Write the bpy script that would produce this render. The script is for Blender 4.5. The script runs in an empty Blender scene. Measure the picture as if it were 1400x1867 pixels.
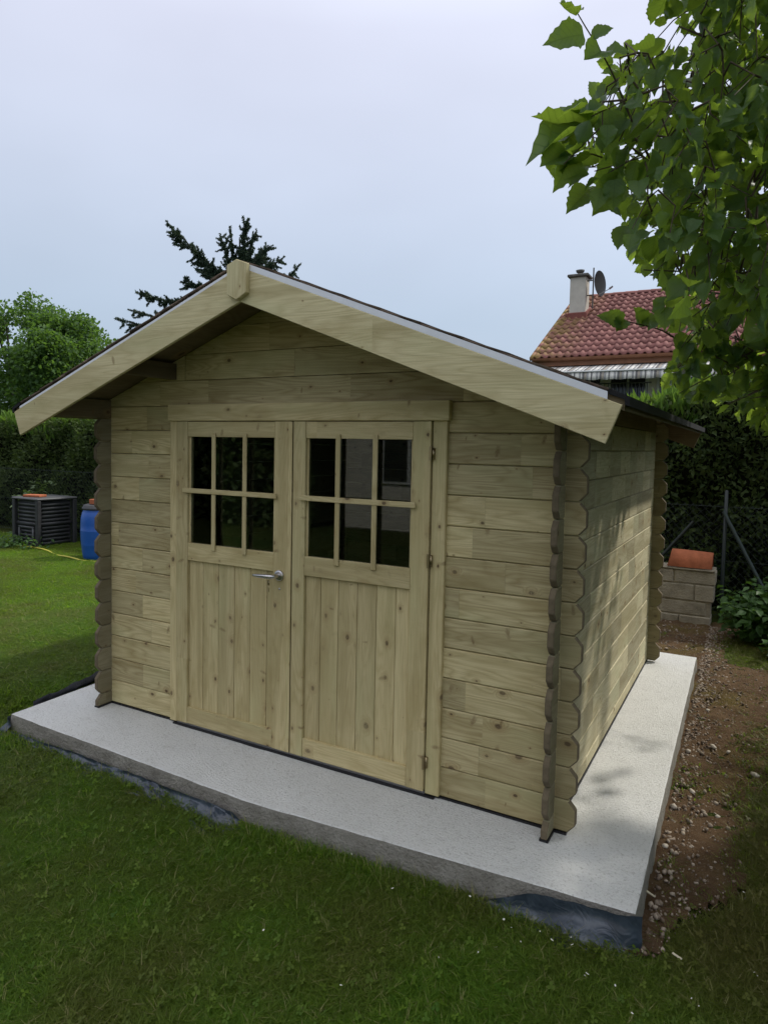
import bpy, bmesh, math, random
import numpy as np
from mathutils import Vector, Matrix
random.seed(7); rng = np.random.default_rng(7)
S = bpy.context.scene
C = S.collection

# ------------------------------------------------------------------ camera
CAM = np.array([0.6120, -2.7937, 1.5634])
RV = np.array([0.86744, 0.49721, 0.01827]); UV = np.array([-0.04527, 0.04232, 0.99808]); FV = np.array([-0.49548, 0.86660, -0.05922])
FPX, CX, CY = 1263.69, 661.56, 885.03
cd = bpy.data.cameras.new('camera'); cam = bpy.data.objects.new('camera', cd); C.objects.link(cam); S.camera = cam
cd.sensor_fit = 'HORIZONTAL'; cd.sensor_width = 36; cd.lens = FPX / 1400 * 36
cd.shift_x = (700 - CX) / 1400; cd.shift_y = -(933.5 - CY) / 1400
cd.clip_start = 0.05; cd.clip_end = 2000
cam.matrix_world = Matrix(((RV[0], UV[0], -FV[0], CAM[0]), (RV[1], UV[1], -FV[1], CAM[1]), (RV[2], UV[2], -FV[2], CAM[2]), (0, 0, 0, 1)))

# ------------------------------------------------------------------ light
SUN_EL, SUN_AZ = math.radians(48), math.radians(50)      # azimuth counted from +X towards +Y
SUNV = Vector((math.cos(SUN_AZ) * math.cos(SUN_EL), math.sin(SUN_AZ) * math.cos(SUN_EL), math.sin(SUN_EL)))
sd = bpy.data.lights.new('sun', 'SUN'); sd.energy = 2.2; sd.angle = math.radians(2.2); sd.color = (1.0, 0.95, 0.86)
sun = bpy.data.objects.new('sun', sd); C.objects.link(sun); sun.rotation_euler = SUNV.to_track_quat('Z', 'Y').to_euler()
W = bpy.data.worlds.new('World'); S.world = W; W.use_nodes = True
nt = W.node_tree; nt.nodes.clear()
def N(nt, t, **k):
    n = nt.nodes.new(t)
    for a, v in k.items(): setattr(n, a, v)
    return n
def L(nt, a, b): nt.links.new(a, b)
out = N(nt, 'ShaderNodeOutputWorld'); bg = N(nt, 'ShaderNodeBackground'); bg.inputs['Strength'].default_value = 0.1
sky = N(nt, 'ShaderNodeTexSky', sky_type='NISHITA', sun_disc=False)
sky.sun_elevation = SUN_EL; sky.sun_rotation = math.atan2(SUNV.x, SUNV.y); sky.dust_density = 4.0; sky.air_density = 1.0
tc = N(nt, 'ShaderNodeTexCoord'); sp = N(nt, 'ShaderNodeSeparateXYZ'); L(nt, tc.outputs['Generated'], sp.inputs[0])
rmp = N(nt, 'ShaderNodeValToRGB'); L(nt, sp.outputs['Z'], rmp.inputs[0])
e = rmp.color_ramp.elements
e[0].position = 0.0; e[0].color = (0.335, 0.415, 0.52, 1); e[1].position = 0.95; e[1].color = (1.18, 1.20, 1.26, 1)
m_ = e.new(0.17); m_.color = (0.365, 0.443, 0.55, 1)
m_ = e.new(0.50); m_.color = (0.55, 0.575, 0.69, 1)
mp = N(nt, 'ShaderNodeMapping'); mp.inputs['Scale'].default_value = (1, 1, 2.2); L(nt, tc.outputs['Generated'], mp.inputs[0])
cn = N(nt, 'ShaderNodeTexNoise'); cn.inputs['Scale'].default_value = 1.6; cn.inputs['Detail'].default_value = 4; cn.inputs['Roughness'].default_value = .45; L(nt, mp.outputs[0], cn.inputs['Vector'])
cr = N(nt, 'ShaderNodeMapRange'); cr.inputs['From Min'].default_value = .3; cr.inputs['From Max'].default_value = .7; cr.inputs['To Min'].default_value = 9.0; cr.inputs['To Max'].default_value = 10.8; L(nt, cn.outputs['Fac'], cr.inputs['Value'])
vm = N(nt, 'ShaderNodeVectorMath', operation='SCALE'); L(nt, rmp.outputs[0], vm.inputs[0]); L(nt, cr.outputs[0], vm.inputs['Scale'])
mx = N(nt, 'ShaderNodeMixRGB'); mx.inputs[0].default_value = 0.9; L(nt, sky.outputs[0], mx.inputs[1]); L(nt, vm.outputs[0], mx.inputs[2])
L(nt, mx.outputs[0], bg.inputs['Color']); L(nt, bg.outputs[0], out.inputs['Surface'])
S.view_settings.view_transform = 'Standard'; S.view_settings.look = 'None'; S.view_settings.gamma = 1; S.view_settings.exposure = 0.52
S.view_settings.use_curve_mapping = False
S.render.engine = 'CYCLES'; S.cycles.max_bounces = 8; S.cycles.transparent_max_bounces = 16; S.cycles.use_denoising = True

# ------------------------------------------------------------------ helpers
def ray(x, y): return FV + RV * (x - CX) / FPX - UV * (y - CY) / FPX      # photo pixel -> direction (used to take sizes off the photo)
def on(x, y, ax, v):
    d = ray(x, y); return CAM + d * ((v - CAM[ax]) / d[ax])
def prj(P):
    d = np.atleast_2d(P) - CAM; z = d @ FV; zz = np.where(z > .01, z, .01)
    return CX + FPX * (d @ RV) / zz, CY - FPX * (d @ UV) / zz, z
GZ = -0.13                                                               # ground level; slab top at -0.012, logs stand on 0

def mesh_obj(name, me, parent=None, mats=()):
    o = bpy.data.objects.new(name, me); C.objects.link(o)
    for m in mats: me.materials.append(m)
    if parent: o.parent = parent
    return o
def tag(o, label=None, cat=None, group=None, kind=None):
    if label: o['label'] = label
    if cat: o['category'] = cat
    if group: o['group'] = group
    if kind: o['kind'] = kind
    return o
def empty(name, loc=(0, 0, 0), parent=None):
    o = bpy.data.objects.new(name, None); C.objects.link(o); o.location = loc; o.empty_display_size = .1
    if parent: o.parent = parent
    return o
def fast_mesh(name, v, f, smooth=False):
    """v (n,3) array, f (m,k) array of one face size"""
    me = bpy.data.meshes.new(name); v = np.asarray(v, np.float32); f = np.asarray(f, np.int32)
    me.vertices.add(len(v)); me.vertices.foreach_set('co', v.ravel())
    me.loops.add(f.size); me.loops.foreach_set('vertex_index', f.ravel())
    me.polygons.add(len(f)); me.polygons.foreach_set('loop_start', np.arange(len(f), dtype=np.int32) * f.shape[1])
    me.polygons.foreach_set('loop_total', np.full(len(f), f.shape[1], np.int32))
    if smooth: me.polygons.foreach_set('use_smooth', np.ones(len(f), bool))
    me.update(); me.validate(); return me
def set_attr(me, name, typ, data, dom='POINT'):
    a = me.attributes.new(name, typ, dom)
    a.data.foreach_set('vector' if typ == 'FLOAT_VECTOR' else 'value', np.asarray(data, np.float32).ravel())

bid_count = [0]
def grain(me, axis, mode=0):
    """stores board coordinates: u along the fibres, v across, w through; a random board number in 'board'"""
    bid_count[0] += 1
    n = len(me.vertices); co = np.zeros(n * 3, np.float32); me.vertices.foreach_get('co', co); co = co.reshape(-1, 3)
    o = {0: (0, 2, 1), 1: (1, 2, 0), 2: (2, 0, 1)}[axis]
    g = co[:, o] + np.array([rng.uniform(0, 40), rng.uniform(0, 40), rng.uniform(0, 9)])
    set_attr(me, 'grain', 'FLOAT_VECTOR', g); set_attr(me, 'board', 'FLOAT', np.full(n, bid_count[0] + rng.uniform(0, .5)))

def prism(name, pts, lo, hi, ax, mats, parent=None, bevel=.003, gaxis=0, endmat=None):
    """polygon pts extruded along ax (0,1,2) from lo to hi, edges eased; returns an object"""
    bm = bmesh.new()
    def put(a, b, t):
        return {0: (t, a, b), 1: (a, t, b), 2: (a, b, t)}[ax]
    v0 = [bm.verts.new(put(a, b, lo)) for a, b in pts]; v1 = [bm.verts.new(put(a, b, hi)) for a, b in pts]
    bm.faces.new(v0); bm.faces.new(v1[::-1]); n = len(pts)
    for i in range(n): bm.faces.new((v0[i], v1[i], v1[(i + 1) % n], v0[(i + 1) % n]))
    bmesh.ops.recalc_face_normals(bm, faces=bm.faces)
    if bevel: bmesh.ops.bevel(bm, geom=list(bm.edges), offset=bevel, segments=1, affect='EDGES', clamp_overlap=True)
    if endmat is not None:
        for f in bm.faces:
            if abs(f.normal[gaxis]) > .5: f.material_index = 1
    me = bpy.data.meshes.new(name); bm.to_mesh(me); bm.free(); grain(me, gaxis)
    return mesh_obj(name, me, parent, list(mats) + ([endmat] if endmat else []))
def box(name, x0, x1, y0, y1, z0, z1, mats, parent=None, bevel=.002, gaxis=0, endmat=None):
    return prism(name, [(x0, y0), (x1, y0), (x1, y1), (x0, y1)], z0, z1, 2, mats, parent, bevel, gaxis, endmat)

def tube_arrays(path, radii, k=6, cap=True):
    path = np.asarray(path, float); n = len(path); V = []; Fc = []
    T = np.gradient(path, axis=0); T /= np.linalg.norm(T, axis=1)[:, None] + 1e-9
    up = np.array([0, 0, 1.]) if abs(T[0][2]) < .9 else np.array([1., 0, 0])
    for i in range(n):
        a = np.cross(T[i], up); a /= np.linalg.norm(a) + 1e-9; b = np.cross(T[i], a)
        th = np.arange(k) / k * 2 * math.pi
        V.append(path[i] + radii[i] * (np.cos(th)[:, None] * a + np.sin(th)[:, None] * b))
    for i in range(n - 1):
        for j in range(k): Fc.append((i * k + j, i * k + (j + 1) % k, (i + 1) * k + (j + 1) % k, (i + 1) * k + j))
    return np.concatenate(V), np.array(Fc)
class Soup:
    def __init__(s): s.v = []; s.f = []; s.n = 0; s.t = []
    def add(s, v, f, t=0.0):
        s.v.append(np.asarray(v)); s.f.append(np.asarray(f) + s.n); s.n += len(v); s.t.append(np.full(len(v), t))
    def tube(s, path, radii, k=6, t=0.0): s.add(*tube_arrays(path, radii, k), t)
    def cube(s, c, sz, R=None, t=0.0):
        q = np.array([(a, b, d) for d in (-.5, .5) for b in (-.5, .5) for a in (-.5, .5)]) * np.array(sz)
        if R is not None: q = q @ np.asarray(R).T
        s.add(q + np.array(c), [(0, 2, 3, 1), (4, 5, 7, 6), (0, 1, 5, 4), (2, 6, 7, 3), (0, 4, 6, 2), (1, 3, 7, 5)], t)
    def mesh(s, name, smooth=False):
        me = fast_mesh(name, np.concatenate(s.v), np.concatenate(s.f), smooth); set_attr(me, 'tint', 'FLOAT', np.concatenate(s.t)); return me
    def obj(s, name, mats, parent=None, smooth=False): return mesh_obj(name, s.mesh(name, smooth), parent, mats)
def rotz(a): return np.array([[math.cos(a), -math.sin(a), 0], [math.sin(a), math.cos(a), 0], [0, 0, 1]])
def frames(t, nrm):
    """rotation matrices whose y axis is t and z axis close to nrm; t, nrm (n,3)"""
    t = t / (np.linalg.norm(t, axis=1)[:, None] + 1e-9)
    x = np.cross(t, nrm); x /= np.linalg.norm(x, axis=1)[:, None] + 1e-9
    z = np.cross(x, t); return np.stack([x, t, z], 2)
def scatter(tv, tf, pos, R, sc):
    tv = np.asarray(tv); tf = np.asarray(tf); n = len(pos)
    v = np.einsum('nij,kj->nki', R, tv) * np.asarray(sc)[:, None, None] + pos[:, None, :]
    f = tf[None] + (np.arange(n) * len(tv))[:, None, None]
    return v.reshape(-1, 3), f.reshape(-1, tf.shape[1])
def rand_unit(n):
    v = rng.normal(size=(n, 3)); return v / np.linalg.norm(v, axis=1)[:, None]
def leaf_mesh(name, tv, tf, pos, R, sc, tint=None):
    v, f = scatter(tv, tf, pos, R, sc); me = fast_mesh(name, v, f)
    set_attr(me, 'tint', 'FLOAT', np.repeat(rng.random(len(pos)) if tint is None else tint, len(tv))); return me

# ------------------------------------------------------------------ materials
def mat(name):
    m = bpy.data.materials.new(name); m.use_nodes = True; t = m.node_tree; t.nodes.clear()
    o = N(t, 'ShaderNodeOutputMaterial'); b = N(t, 'ShaderNodeBsdfPrincipled'); L(t, b.outputs[0], o.inputs['Surface']); return m, t, b, o
def mth(t, op, a, b=None, c=None):
    n = N(t, 'ShaderNodeMath', operation=op)
    for i, x in enumerate((a, b, c)):
        if x is None: continue
        if isinstance(x, (int, float)): n.inputs[i].default_value = x
        else: L(t, x, n.inputs[i])
    return n.outputs[0]
def noise(t, vec, scale, detail=3, rough=.5, dist=0, dim='3D'):
    n = N(t, 'ShaderNodeTexNoise', noise_dimensions=dim); n.inputs['Scale'].default_value = scale; n.inputs['Detail'].default_value = detail
    n.inputs['Roughness'].default_value = rough; n.inputs['Distortion'].default_value = dist
    if vec is not None: L(t, vec, n.inputs['Vector'])
    return n.outputs['Fac']
def mapr(t, x, a, b, c=0, d=1, smooth=False):
    n = N(t, 'ShaderNodeMapRange', interpolation_type='SMOOTHSTEP' if smooth else 'LINEAR')
    for k, v in zip(('From Min', 'From Max', 'To Min', 'To Max'), (a, b, c, d)): n.inputs[k].default_value = v
    L(t, x, n.inputs['Value']); return n.outputs[0]
def mixc(t, f, a, b, bt='MIX'):
    n = N(t, 'ShaderNodeMixRGB', blend_type=bt)
    for i, x in enumerate((f, a, b)):
        if isinstance(x, (int, float)): n.inputs[i].default_value = x if i == 0 else 0
        elif isinstance(x, tuple): n.inputs[i].default_value = (*x, 1) if len(x) == 3 else x
        else: L(t, x, n.inputs[i])
    return n.outputs[0]
def vec(t, x, y, z):
    n = N(t, 'ShaderNodeCombineXYZ')
    for i, q in enumerate((x, y, z)):
        if isinstance(q, (int, float)): n.inputs[i].default_value = q
        else: L(t, q, n.inputs[i])
    return n.outputs[0]
def attr(t, name): return N(t, 'ShaderNodeAttribute', attribute_name=name)
def bump(t, b, h, strength=.3, dist=.01):
    n = N(t, 'ShaderNodeBump'); n.inputs['Strength'].default_value = strength; n.inputs['Distance'].default_value = dist
    L(t, h, n.inputs['Height']); L(t, n.outputs[0], b.inputs['Normal'])
def geo_pos(t): return N(t, 'ShaderNodeNewGeometry').outputs['Position']

def wood(name, light, dark, seglen=.6, joint=.5, stain=.5, tone=(.68, 1.10), knots=.34, stub=None):
    m, t, b, o = mat(name)
    g = N(t, 'ShaderNodeSeparateXYZ'); L(t, attr(t, 'grain').outputs['Vector'], g.inputs[0]); u, v, w = g.outputs
    bid = attr(t, 'board').outputs['Fac']
    us = mth(t, 'DIVIDE', mth(t, 'ADD', u, mth(t, 'MULTIPLY', noise(t, vec(t, u, bid, 0), 1.3, 0), .8)), seglen)
    seg = mth(t, 'FLOOR', us); fr = mth(t, 'FRACT', us)
    wn = N(t, 'ShaderNodeTexWhiteNoise'); L(t, vec(t, seg, bid, 0), wn.inputs['Vector'])
    sv = wn.outputs['Value']; sc = N(t, 'ShaderNodeSeparateColor'); L(t, wn.outputs['Color'], sc.inputs[0])
    off = mth(t, 'ADD', mth(t, 'MULTIPLY', sv, 31.0), mth(t, 'MULTIPLY', bid, 3.7))
    # knots
    kv = N(t, 'ShaderNodeTexVoronoi', voronoi_dimensions='2D'); kv.inputs['Scale'].default_value = 1; kv.inputs['Randomness'].default_value = .95
    L(t, vec(t, mth(t, 'ADD', mth(t, 'MULTIPLY', u, 7.0), off), mth(t, 'ADD', mth(t, 'MULTIPLY', v, 10.0), off), 0.0), kv.inputs['Vector'])
    kc = N(t, 'ShaderNodeSeparateColor'); L(t, kv.outputs['Color'], kc.inputs[0])
    wob = mth(t, 'MULTIPLY', mth(t, 'SUBTRACT', noise(t, vec(t, mth(t, 'MULTIPLY', u, 60), mth(t, 'MULTIPLY', v, 60), off), 1, 2), .5), .05)
    kd = mth(t, 'ADD', kv.outputs['Distance'], wob)
    rad = mth(t, 'MULTIPLY', mth(t, 'MULTIPLY', mth(t, 'GREATER_THAN', kc.outputs[0], 1 - knots), mth(t, 'ADD', mth(t, 'MULTIPLY', mth(t, 'POWER', kc.outputs[1], 2.2), .115), .020)), 1.0)
    kn = mth(t, 'DIVIDE', kd, mth(t, 'MAXIMUM', rad, .001))
    k2 = N(t, 'ShaderNodeTexVoronoi', voronoi_dimensions='2D'); k2.inputs['Randomness'].default_value = 1.0; k2.inputs['Scale'].default_value = 1   # spike knots cut lengthwise
    sk = mth(t, 'ADD', mth(t, 'MULTIPLY', u, 7.5), mth(t, 'MULTIPLY', v, mapr(t, sc.outputs[0], 0, 1, -2.5, 2.5)))
    L(t, vec(t, mth(t, 'ADD', sk, mth(t, 'MULTIPLY', off, 1.7)), mth(t, 'ADD', mth(t, 'MULTIPLY', v, 3.0), off), 0.0), k2.inputs['Vector'])
    k2c = N(t, 'ShaderNodeSeparateColor'); L(t, k2.outputs['Color'], k2c.inputs[0])
    r2 = mth(t, 'MULTIPLY', mth(t, 'GREATER_THAN', k2c.outputs[0], 1 - knots * 1.2), mth(t, 'ADD', mth(t, 'MULTIPLY', k2c.outputs[1], .06), .02))
    kn2 = mth(t, 'DIVIDE', mth(t, 'ADD', k2.outputs['Distance'], wob), mth(t, 'MAXIMUM', r2, .001)); spike = mapr(t, kn2, .3, 1.6, 1, 0, True)
    core = mapr(t, kn, .55, 1.15, 1, 0, True); halo = mapr(t, kn, .9, 3.4, 1, 0, True)
    # rings
    n1 = noise(t, vec(t, mth(t, 'MULTIPLY', u, 1.0), mth(t, 'MULTIPLY', v, 9.0), off), 1.0, 2, .45, .25)
    ring = mth(t, 'ADD', mth(t, 'MULTIPLY', n1, 17.0), mth(t, 'ADD', mth(t, 'MULTIPLY', halo, 2.2), mth(t, 'MULTIPLY', spike, .8)))
    rg = mth(t, 'PINGPONG', ring, .5); rg = mapr(t, rg, .05, .5, 0, 1, False); rg = mth(t, 'POWER', rg, 1.5)
    fib = noise(t, vec(t, mth(t, 'MULTIPLY', u, 7.0), mth(t, 'MULTIPLY', v, 230.0), off), 1.0, 2)
    blot = noise(t, vec(t, mth(t, 'MULTIPLY', u, 3.0), mth(t, 'MULTIPLY', v, 7.0), mth(t, 'ADD', off, 9.0)), 1.0, 3, .6)
    col = mixc(t, mth(t, 'MULTIPLY', rg, mapr(t, blot, .3, .7, .3, .85)), light, dark)
    col = mixc(t, mapr(t, fib, .35, .75, 0, .42), col, tuple(c * .72 for c in dark))
    st = mapr(t, blot, .50, .70, 0, stain, True)
    col = mixc(t, st, col, (light[0] * .58, light[1] * .53, light[2] * .42))
    bnd = mapr(t, noise(t, vec(t, mth(t, 'MULTIPLY', u, .5), mth(t, 'MULTIPLY', v, 11.0), mth(t, 'ADD', off, 33.0)), 1.0, 2, .5), .50, .64, 0, .55, True)
    col = mixc(t, bnd, col, (light[0] * .56, light[1] * .53, light[2] * .44))
    grn = mapr(t, noise(t, vec(t, mth(t, 'MULTIPLY', u, 1.4), mth(t, 'MULTIPLY', v, 5.0), mth(t, 'ADD', off, 21.0)), 1.0, 2), .5, .75, 0, .45, True)
    col = mixc(t, grn, col, (light[0] * .86, light[1] * .97, light[2] * .92))
    tn = mapr(t, sc.outputs[1], 0, 1, tone[0], tone[1])
    tv = N(t, 'ShaderNodeVectorMath', operation='SCALE'); L(t, col, tv.inputs[0]); L(t, tn, tv.inputs['Scale']); col = tv.outputs[0]
    col = mixc(t, mth(t, 'MULTIPLY', halo, .45), col, (.30, .20, .085))
    col = mixc(t, mth(t, 'MULTIPLY', core, .88), col, (.085, .05, .028))
    col = mixc(t, mth(t, 'MULTIPLY', spike, .62), col, (.17, .105, .045))
    jl = mth(t, 'MULTIPLY', mth(t, 'LESS_THAN', mth(t, 'MULTIPLY', fr, seglen), .0022), mapr(t, sc.outputs[2], .2, 1, 0, joint))
    col = mixc(t, jl, col, (.10, .085, .04))
    if stub:      # log ends past the corner joint: preservative brown, plus shade painted into the colour
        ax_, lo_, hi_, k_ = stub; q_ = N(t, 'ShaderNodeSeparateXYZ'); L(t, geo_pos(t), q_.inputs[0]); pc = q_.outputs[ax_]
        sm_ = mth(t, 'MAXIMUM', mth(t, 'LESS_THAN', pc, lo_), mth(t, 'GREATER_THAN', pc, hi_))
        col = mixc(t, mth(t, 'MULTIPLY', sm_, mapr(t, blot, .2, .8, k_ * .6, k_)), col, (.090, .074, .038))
    L(t, col, b.inputs['Base Color']); b.inputs['Roughness'].default_value = .72; b.inputs['Specular IOR Level'].default_value = .25
    h = mth(t, 'SUBTRACT', mth(t, 'ADD', mth(t, 'MULTIPLY', fib, .6), mth(t, 'MULTIPLY', rg, -.4)), mth(t, 'MULTIPLY', jl, 2.0))
    bump(t, b, h, .22, .004)
    return m
M = {}
LT, DK = (.70, .60, .335), (.34, .255, .105)
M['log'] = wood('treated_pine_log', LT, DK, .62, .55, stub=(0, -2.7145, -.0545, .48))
M['backlog'] = wood('treated_pine_back_log', LT, DK, .62, .55, stub=(0, -2.7145, -.0545, .8))  # same wood as the front logs, more shade painted into the ends
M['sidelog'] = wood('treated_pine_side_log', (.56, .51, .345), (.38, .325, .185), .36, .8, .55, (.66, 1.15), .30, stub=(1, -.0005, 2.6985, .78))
M['door'] = wood('treated_pine_door', (.64, .54, .295), (.43, .335, .15), 6.0, 0.0, .6, (.86, 1.06), .42)
M['fascia'] = wood('treated_pine_fascia', (.64, .565, .335), (.45, .38, .20), 9.0, 0.0, .55, (.98, 1.05), .10)
M['deck'] = wood('roof_boards', (.20, .155, .09), (.14, .10, .055), 9.0, 0, .5)
M['plate'] = wood('wall_plate_wood', (.24, .19, .11), (.17, .125, .065), 1.2, .4, .6)
m, t, b, o = mat('end_grain'); M['end'] = m
g_ = attr(t, 'grain').outputs['Vector']
c_ = mixc(t, noise(t, g_, 55, 3), (.085, .064, .038), (.19, .15, .09)); L(t, c_, b.inputs['Base Color']); b.inputs['Roughness'].default_value = .9
def simple(name, col, rough=.6, metal=0, spec=.4, var=.0, vscale=8.0, bumpk=0, bscale=40):
    m, t, b, o = mat(name); b.inputs['Roughness'].default_value = rough; b.inputs['Metallic'].default_value = metal; b.inputs['Specular IOR Level'].default_value = spec
    if var:
        P = N(t, 'ShaderNodeTexCoord').outputs['Object']
        c = mixc(t, mapr(t, noise(t, P, vscale, 4, .6), .3, .7), tuple(x * (1 - var) for x in col), tuple(min(1, x * (1 + var)) for x in col)); L(t, c, b.inputs['Base Color'])
    else: b.inputs['Base Color'].default_value = (*col, 1)
    if bumpk: bump(t, b, noise(t, N(t, 'ShaderNodeTexCoord').outputs['Object'], bscale, 4), bumpk, .01)
    M[name] = m; return m
simple('damp_membrane', (.012, .012, .014), .5)
simple('white_metal', (.74, .76, .80), .35, 0, .5, .05, 6)
simple('roofing_felt', (.115, .085, .062), .95, 0, .2, .55, 14, .6, 300)
simple('felt_edge', (.012, .012, .013), .8, 0, .25, .3, 30)
simple('satin_steel', (.55, .53, .52), .28, 1)
simple('zinc', (.45, .45, .46), .45, 1)
simple('brass_key', (.35, .28, .16), .4, 1)
# glass: thin pane, mirror by angle, dark room behind
m = bpy.data.materials.new('window_glass'); m.use_nodes = True; t = m.node_tree; t.nodes.clear(); M['glass'] = m
o = N(t, 'ShaderNodeOutputMaterial'); a = N(t, 'ShaderNodeBsdfTransparent'); a.inputs[0].default_value = (.72, .78, .76, 1)
g = N(t, 'ShaderNodeBsdfGlossy'); g.inputs['Roughness'].default_value = .02; fz = N(t, 'ShaderNodeFresnel'); fz.inputs['IOR'].default_value = 1.5
x = N(t, 'ShaderNodeMixShader'); L(t, fz.outputs[0], x.inputs[0]); L(t, a.outputs[0], x.inputs[1]); L(t, g.outputs[0], x.inputs[2]); L(t, x.outputs[0], o.inputs['Surface'])
# concrete slab
m, t, b, o = mat('slab_concrete'); M['slab'] = m; P = geo_pos(t)
c = mixc(t, mapr(t, noise(t, P, 1.6, 4, .6), .35, .7), (.67, .67, .645), (.75, .75, .725))
c = mixc(t, mapr(t, noise(t, P, 14, 5, .7), .55, .72, 0, .35), c, (.46, .45, .42))
c = mixc(t, mapr(t, noise(t, P, 85, 4, .75), .54, .66, 0, .6), c, (.35, .34, .31))
L(t, c, b.inputs['Base Color']); b.inputs['Roughness'].default_value = .9; b.inputs['Specular IOR Level'].default_value = .2
mpn = N(t, 'ShaderNodeMapping'); mpn.inputs['Rotation'].default_value = (0, 0, .5); mpn.inputs['Scale'].default_value = (40, 160, 40); L(t, P, mpn.inputs[0])
bump(t, b, mth(t, 'ADD', noise(t, mpn.outputs[0], 1, 3, .6), mth(t, 'MULTIPLY', noise(t, P, 130, 3, .7), 1.3)), .9, .010)
m, t, b, o = mat('slab_side'); M['slabside'] = m; P = geo_pos(t)
c = mixc(t, mapr(t, noise(t, P, 9, 5, .65), .3, .7), (.20, .185, .155), (.36, .34, .295)); c = mixc(t, mapr(t, noise(t, P, 90, 3, .7), .55, .7, 0, .7), c, (.13, .115, .09))
L(t, c, b.inputs['Base Color']); b.inputs['Roughness'].default_value = .95; bump(t, b, noise(t, P, 70, 5, .7), .9, .02)
# ground sheet: earth and thatch under the grass
m, t, b, o = mat('lawn_earth'); M['lawn'] = m; P = geo_pos(t)
c = mixc(t, mapr(t, noise(t, P, 1.3, 4, .6), .35, .65), (.032, .062, .010), (.070, .080, .018)); c = mixc(t, mapr(t, noise(t, P, 60, 3, .6), .4, .7), c, (.028, .034, .012))
L(t, c, b.inputs['Base Color']); b.inputs['Roughness'].default_value = 1; b.inputs['Specular IOR Level'].default_value = .05; bump(t, b, noise(t, P, 90, 4, .7), 1, .03)
m, t, b, o = mat('bare_soil'); M['soil'] = m; P = geo_pos(t)
c = mixc(t, mapr(t, noise(t, P, 5, 5, .65), .3, .7), (.105, .062, .035), (.21, .135, .075)); c = mixc(t, mapr(t, noise(t, P, 2.2, 4, .6), .5, .68, 0, .75), c, (.16, .125, .035))
c = mixc(t, mapr(t, noise(t, P, 130, 2, .7), .62, .7, 0, .8), c, (.33, .28, .22))
L(t, c, b.inputs['Base Color']); b.inputs['Roughness'].default_value = 1; b.inputs['Specular IOR Level'].default_value = .1; bump(t, b, noise(t, P, 60, 6, .75), 1, .05)
# leaves
def leaf_mat(name, a, bcol, trans, tmix=.45, rough=.5, spec=.3, posvar=0, pv=None, vein=False):
    m = bpy.data.materials.new(name); m.use_nodes = True; t = m.node_tree; t.nodes.clear(); M[name] = m
    o = N(t, 'ShaderNodeOutputMaterial'); b = N(t, 'ShaderNodeBsdfPrincipled'); tr = N(t, 'ShaderNodeBsdfTranslucent'); x = N(t, 'ShaderNodeMixShader')
    k = mth(t, 'FRACT', mth(t, 'ADD', attr(t, 'tint').outputs['Fac'], N(t, 'ShaderNodeObjectInfo').outputs['Random']))
    c = mixc(t, k, a, bcol)
    tcol = mixc(t, k, tuple(q * .75 for q in trans), trans)
    if posvar:
        n = mapr(t, noise(t, geo_pos(t), posvar, 3, .6), .42, .66); c = mixc(t, mth(t, 'MULTIPLY', n, .8), c, pv)
        tcol = mixc(t, mth(t, 'MULTIPLY', n, .5), tcol, pv)
    if vein:
        u = N(t, 'ShaderNodeSeparateXYZ'); L(t, attr(t, 'leafuv').outputs['Vector'], u.inputs[0])
        ax = mth(t, 'ABSOLUTE', u.outputs[0])
        vv = mth(t, 'PINGPONG', mth(t, 'SUBTRACT', mth(t, 'MULTIPLY', u.outputs[1], 7.0), mth(t, 'MULTIPLY', ax, 6.0)), .5)
        ln = mth(t, 'MAXIMUM', mapr(t, vv, .0, .09, 1, 0), mapr(t, ax, .0, .022, 1, 0))
        tcol = mixc(t, mth(t, 'MULTIPLY', ln, .55), tcol, tuple(q * .35 for q in trans)); c = mixc(t, mth(t, 'MULTIPLY', ln, .35), c, tuple(min(1, q * 1.7) for q in bcol))
        bump(t, b, ln, .35, .004)
    L(t, c, b.inputs['Base Color']); L(t, tcol, tr.inputs['Color']); b.inputs['Roughness'].default_value = rough; b.inputs['Specular IOR Level'].default_value = spec
    x.inputs[0].default_value = tmix; L(t, b.outputs[0], x.inputs[1]); L(t, tr.outputs[0], x.inputs[2]); L(t, x.outputs[0], o.inputs['Surface']); return m
leaf_mat('grass_blade', (.042, .100, .011), (.125, .185, .024), (.36, .62, .03), .42, .45, .12, 1.3, (.105, .112, .026))
leaf_mat('hazel_leaf', (.036, .082, .028), (.065, .125, .036), (.46, .66, .06), .42, .42, .35, vein=True)
leaf_mat('hedge_leaf', (.040, .066, .024), (.095, .130, .042), (.14, .22, .04), .3, .6, .2)
leaf_mat('hedge_tip', (.07, .15, .025), (.12, .21, .04), (.20, .34, .04), .4, .5, .25)
leaf_mat('spruce_needle', (.036, .062, .042), (.062, .096, .060), (.08, .13, .05), .15, .6, .2)
leaf_mat('cherry_leaf', (.042, .095, .024), (.080, .155, .036), (.17, .32, .04), .4, .5, .3)
leaf_mat('weed_leaf', (.035, .085, .018), (.06, .13, .028), (.14, .27, .03), .35, .5, .3)
leaf_mat('bramble_leaf', (.05, .085, .03), (.10, .15, .06), (.16, .26, .05), .35, .5, .3)
m = M['grass_blade']; t = m.node_tree     # blades: dark green to yellow green, a few straw coloured
tint_ = attr(t, 'tint').outputs['Fac']; st_ = mth(t, 'GREATER_THAN', tint_, .93)
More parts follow.
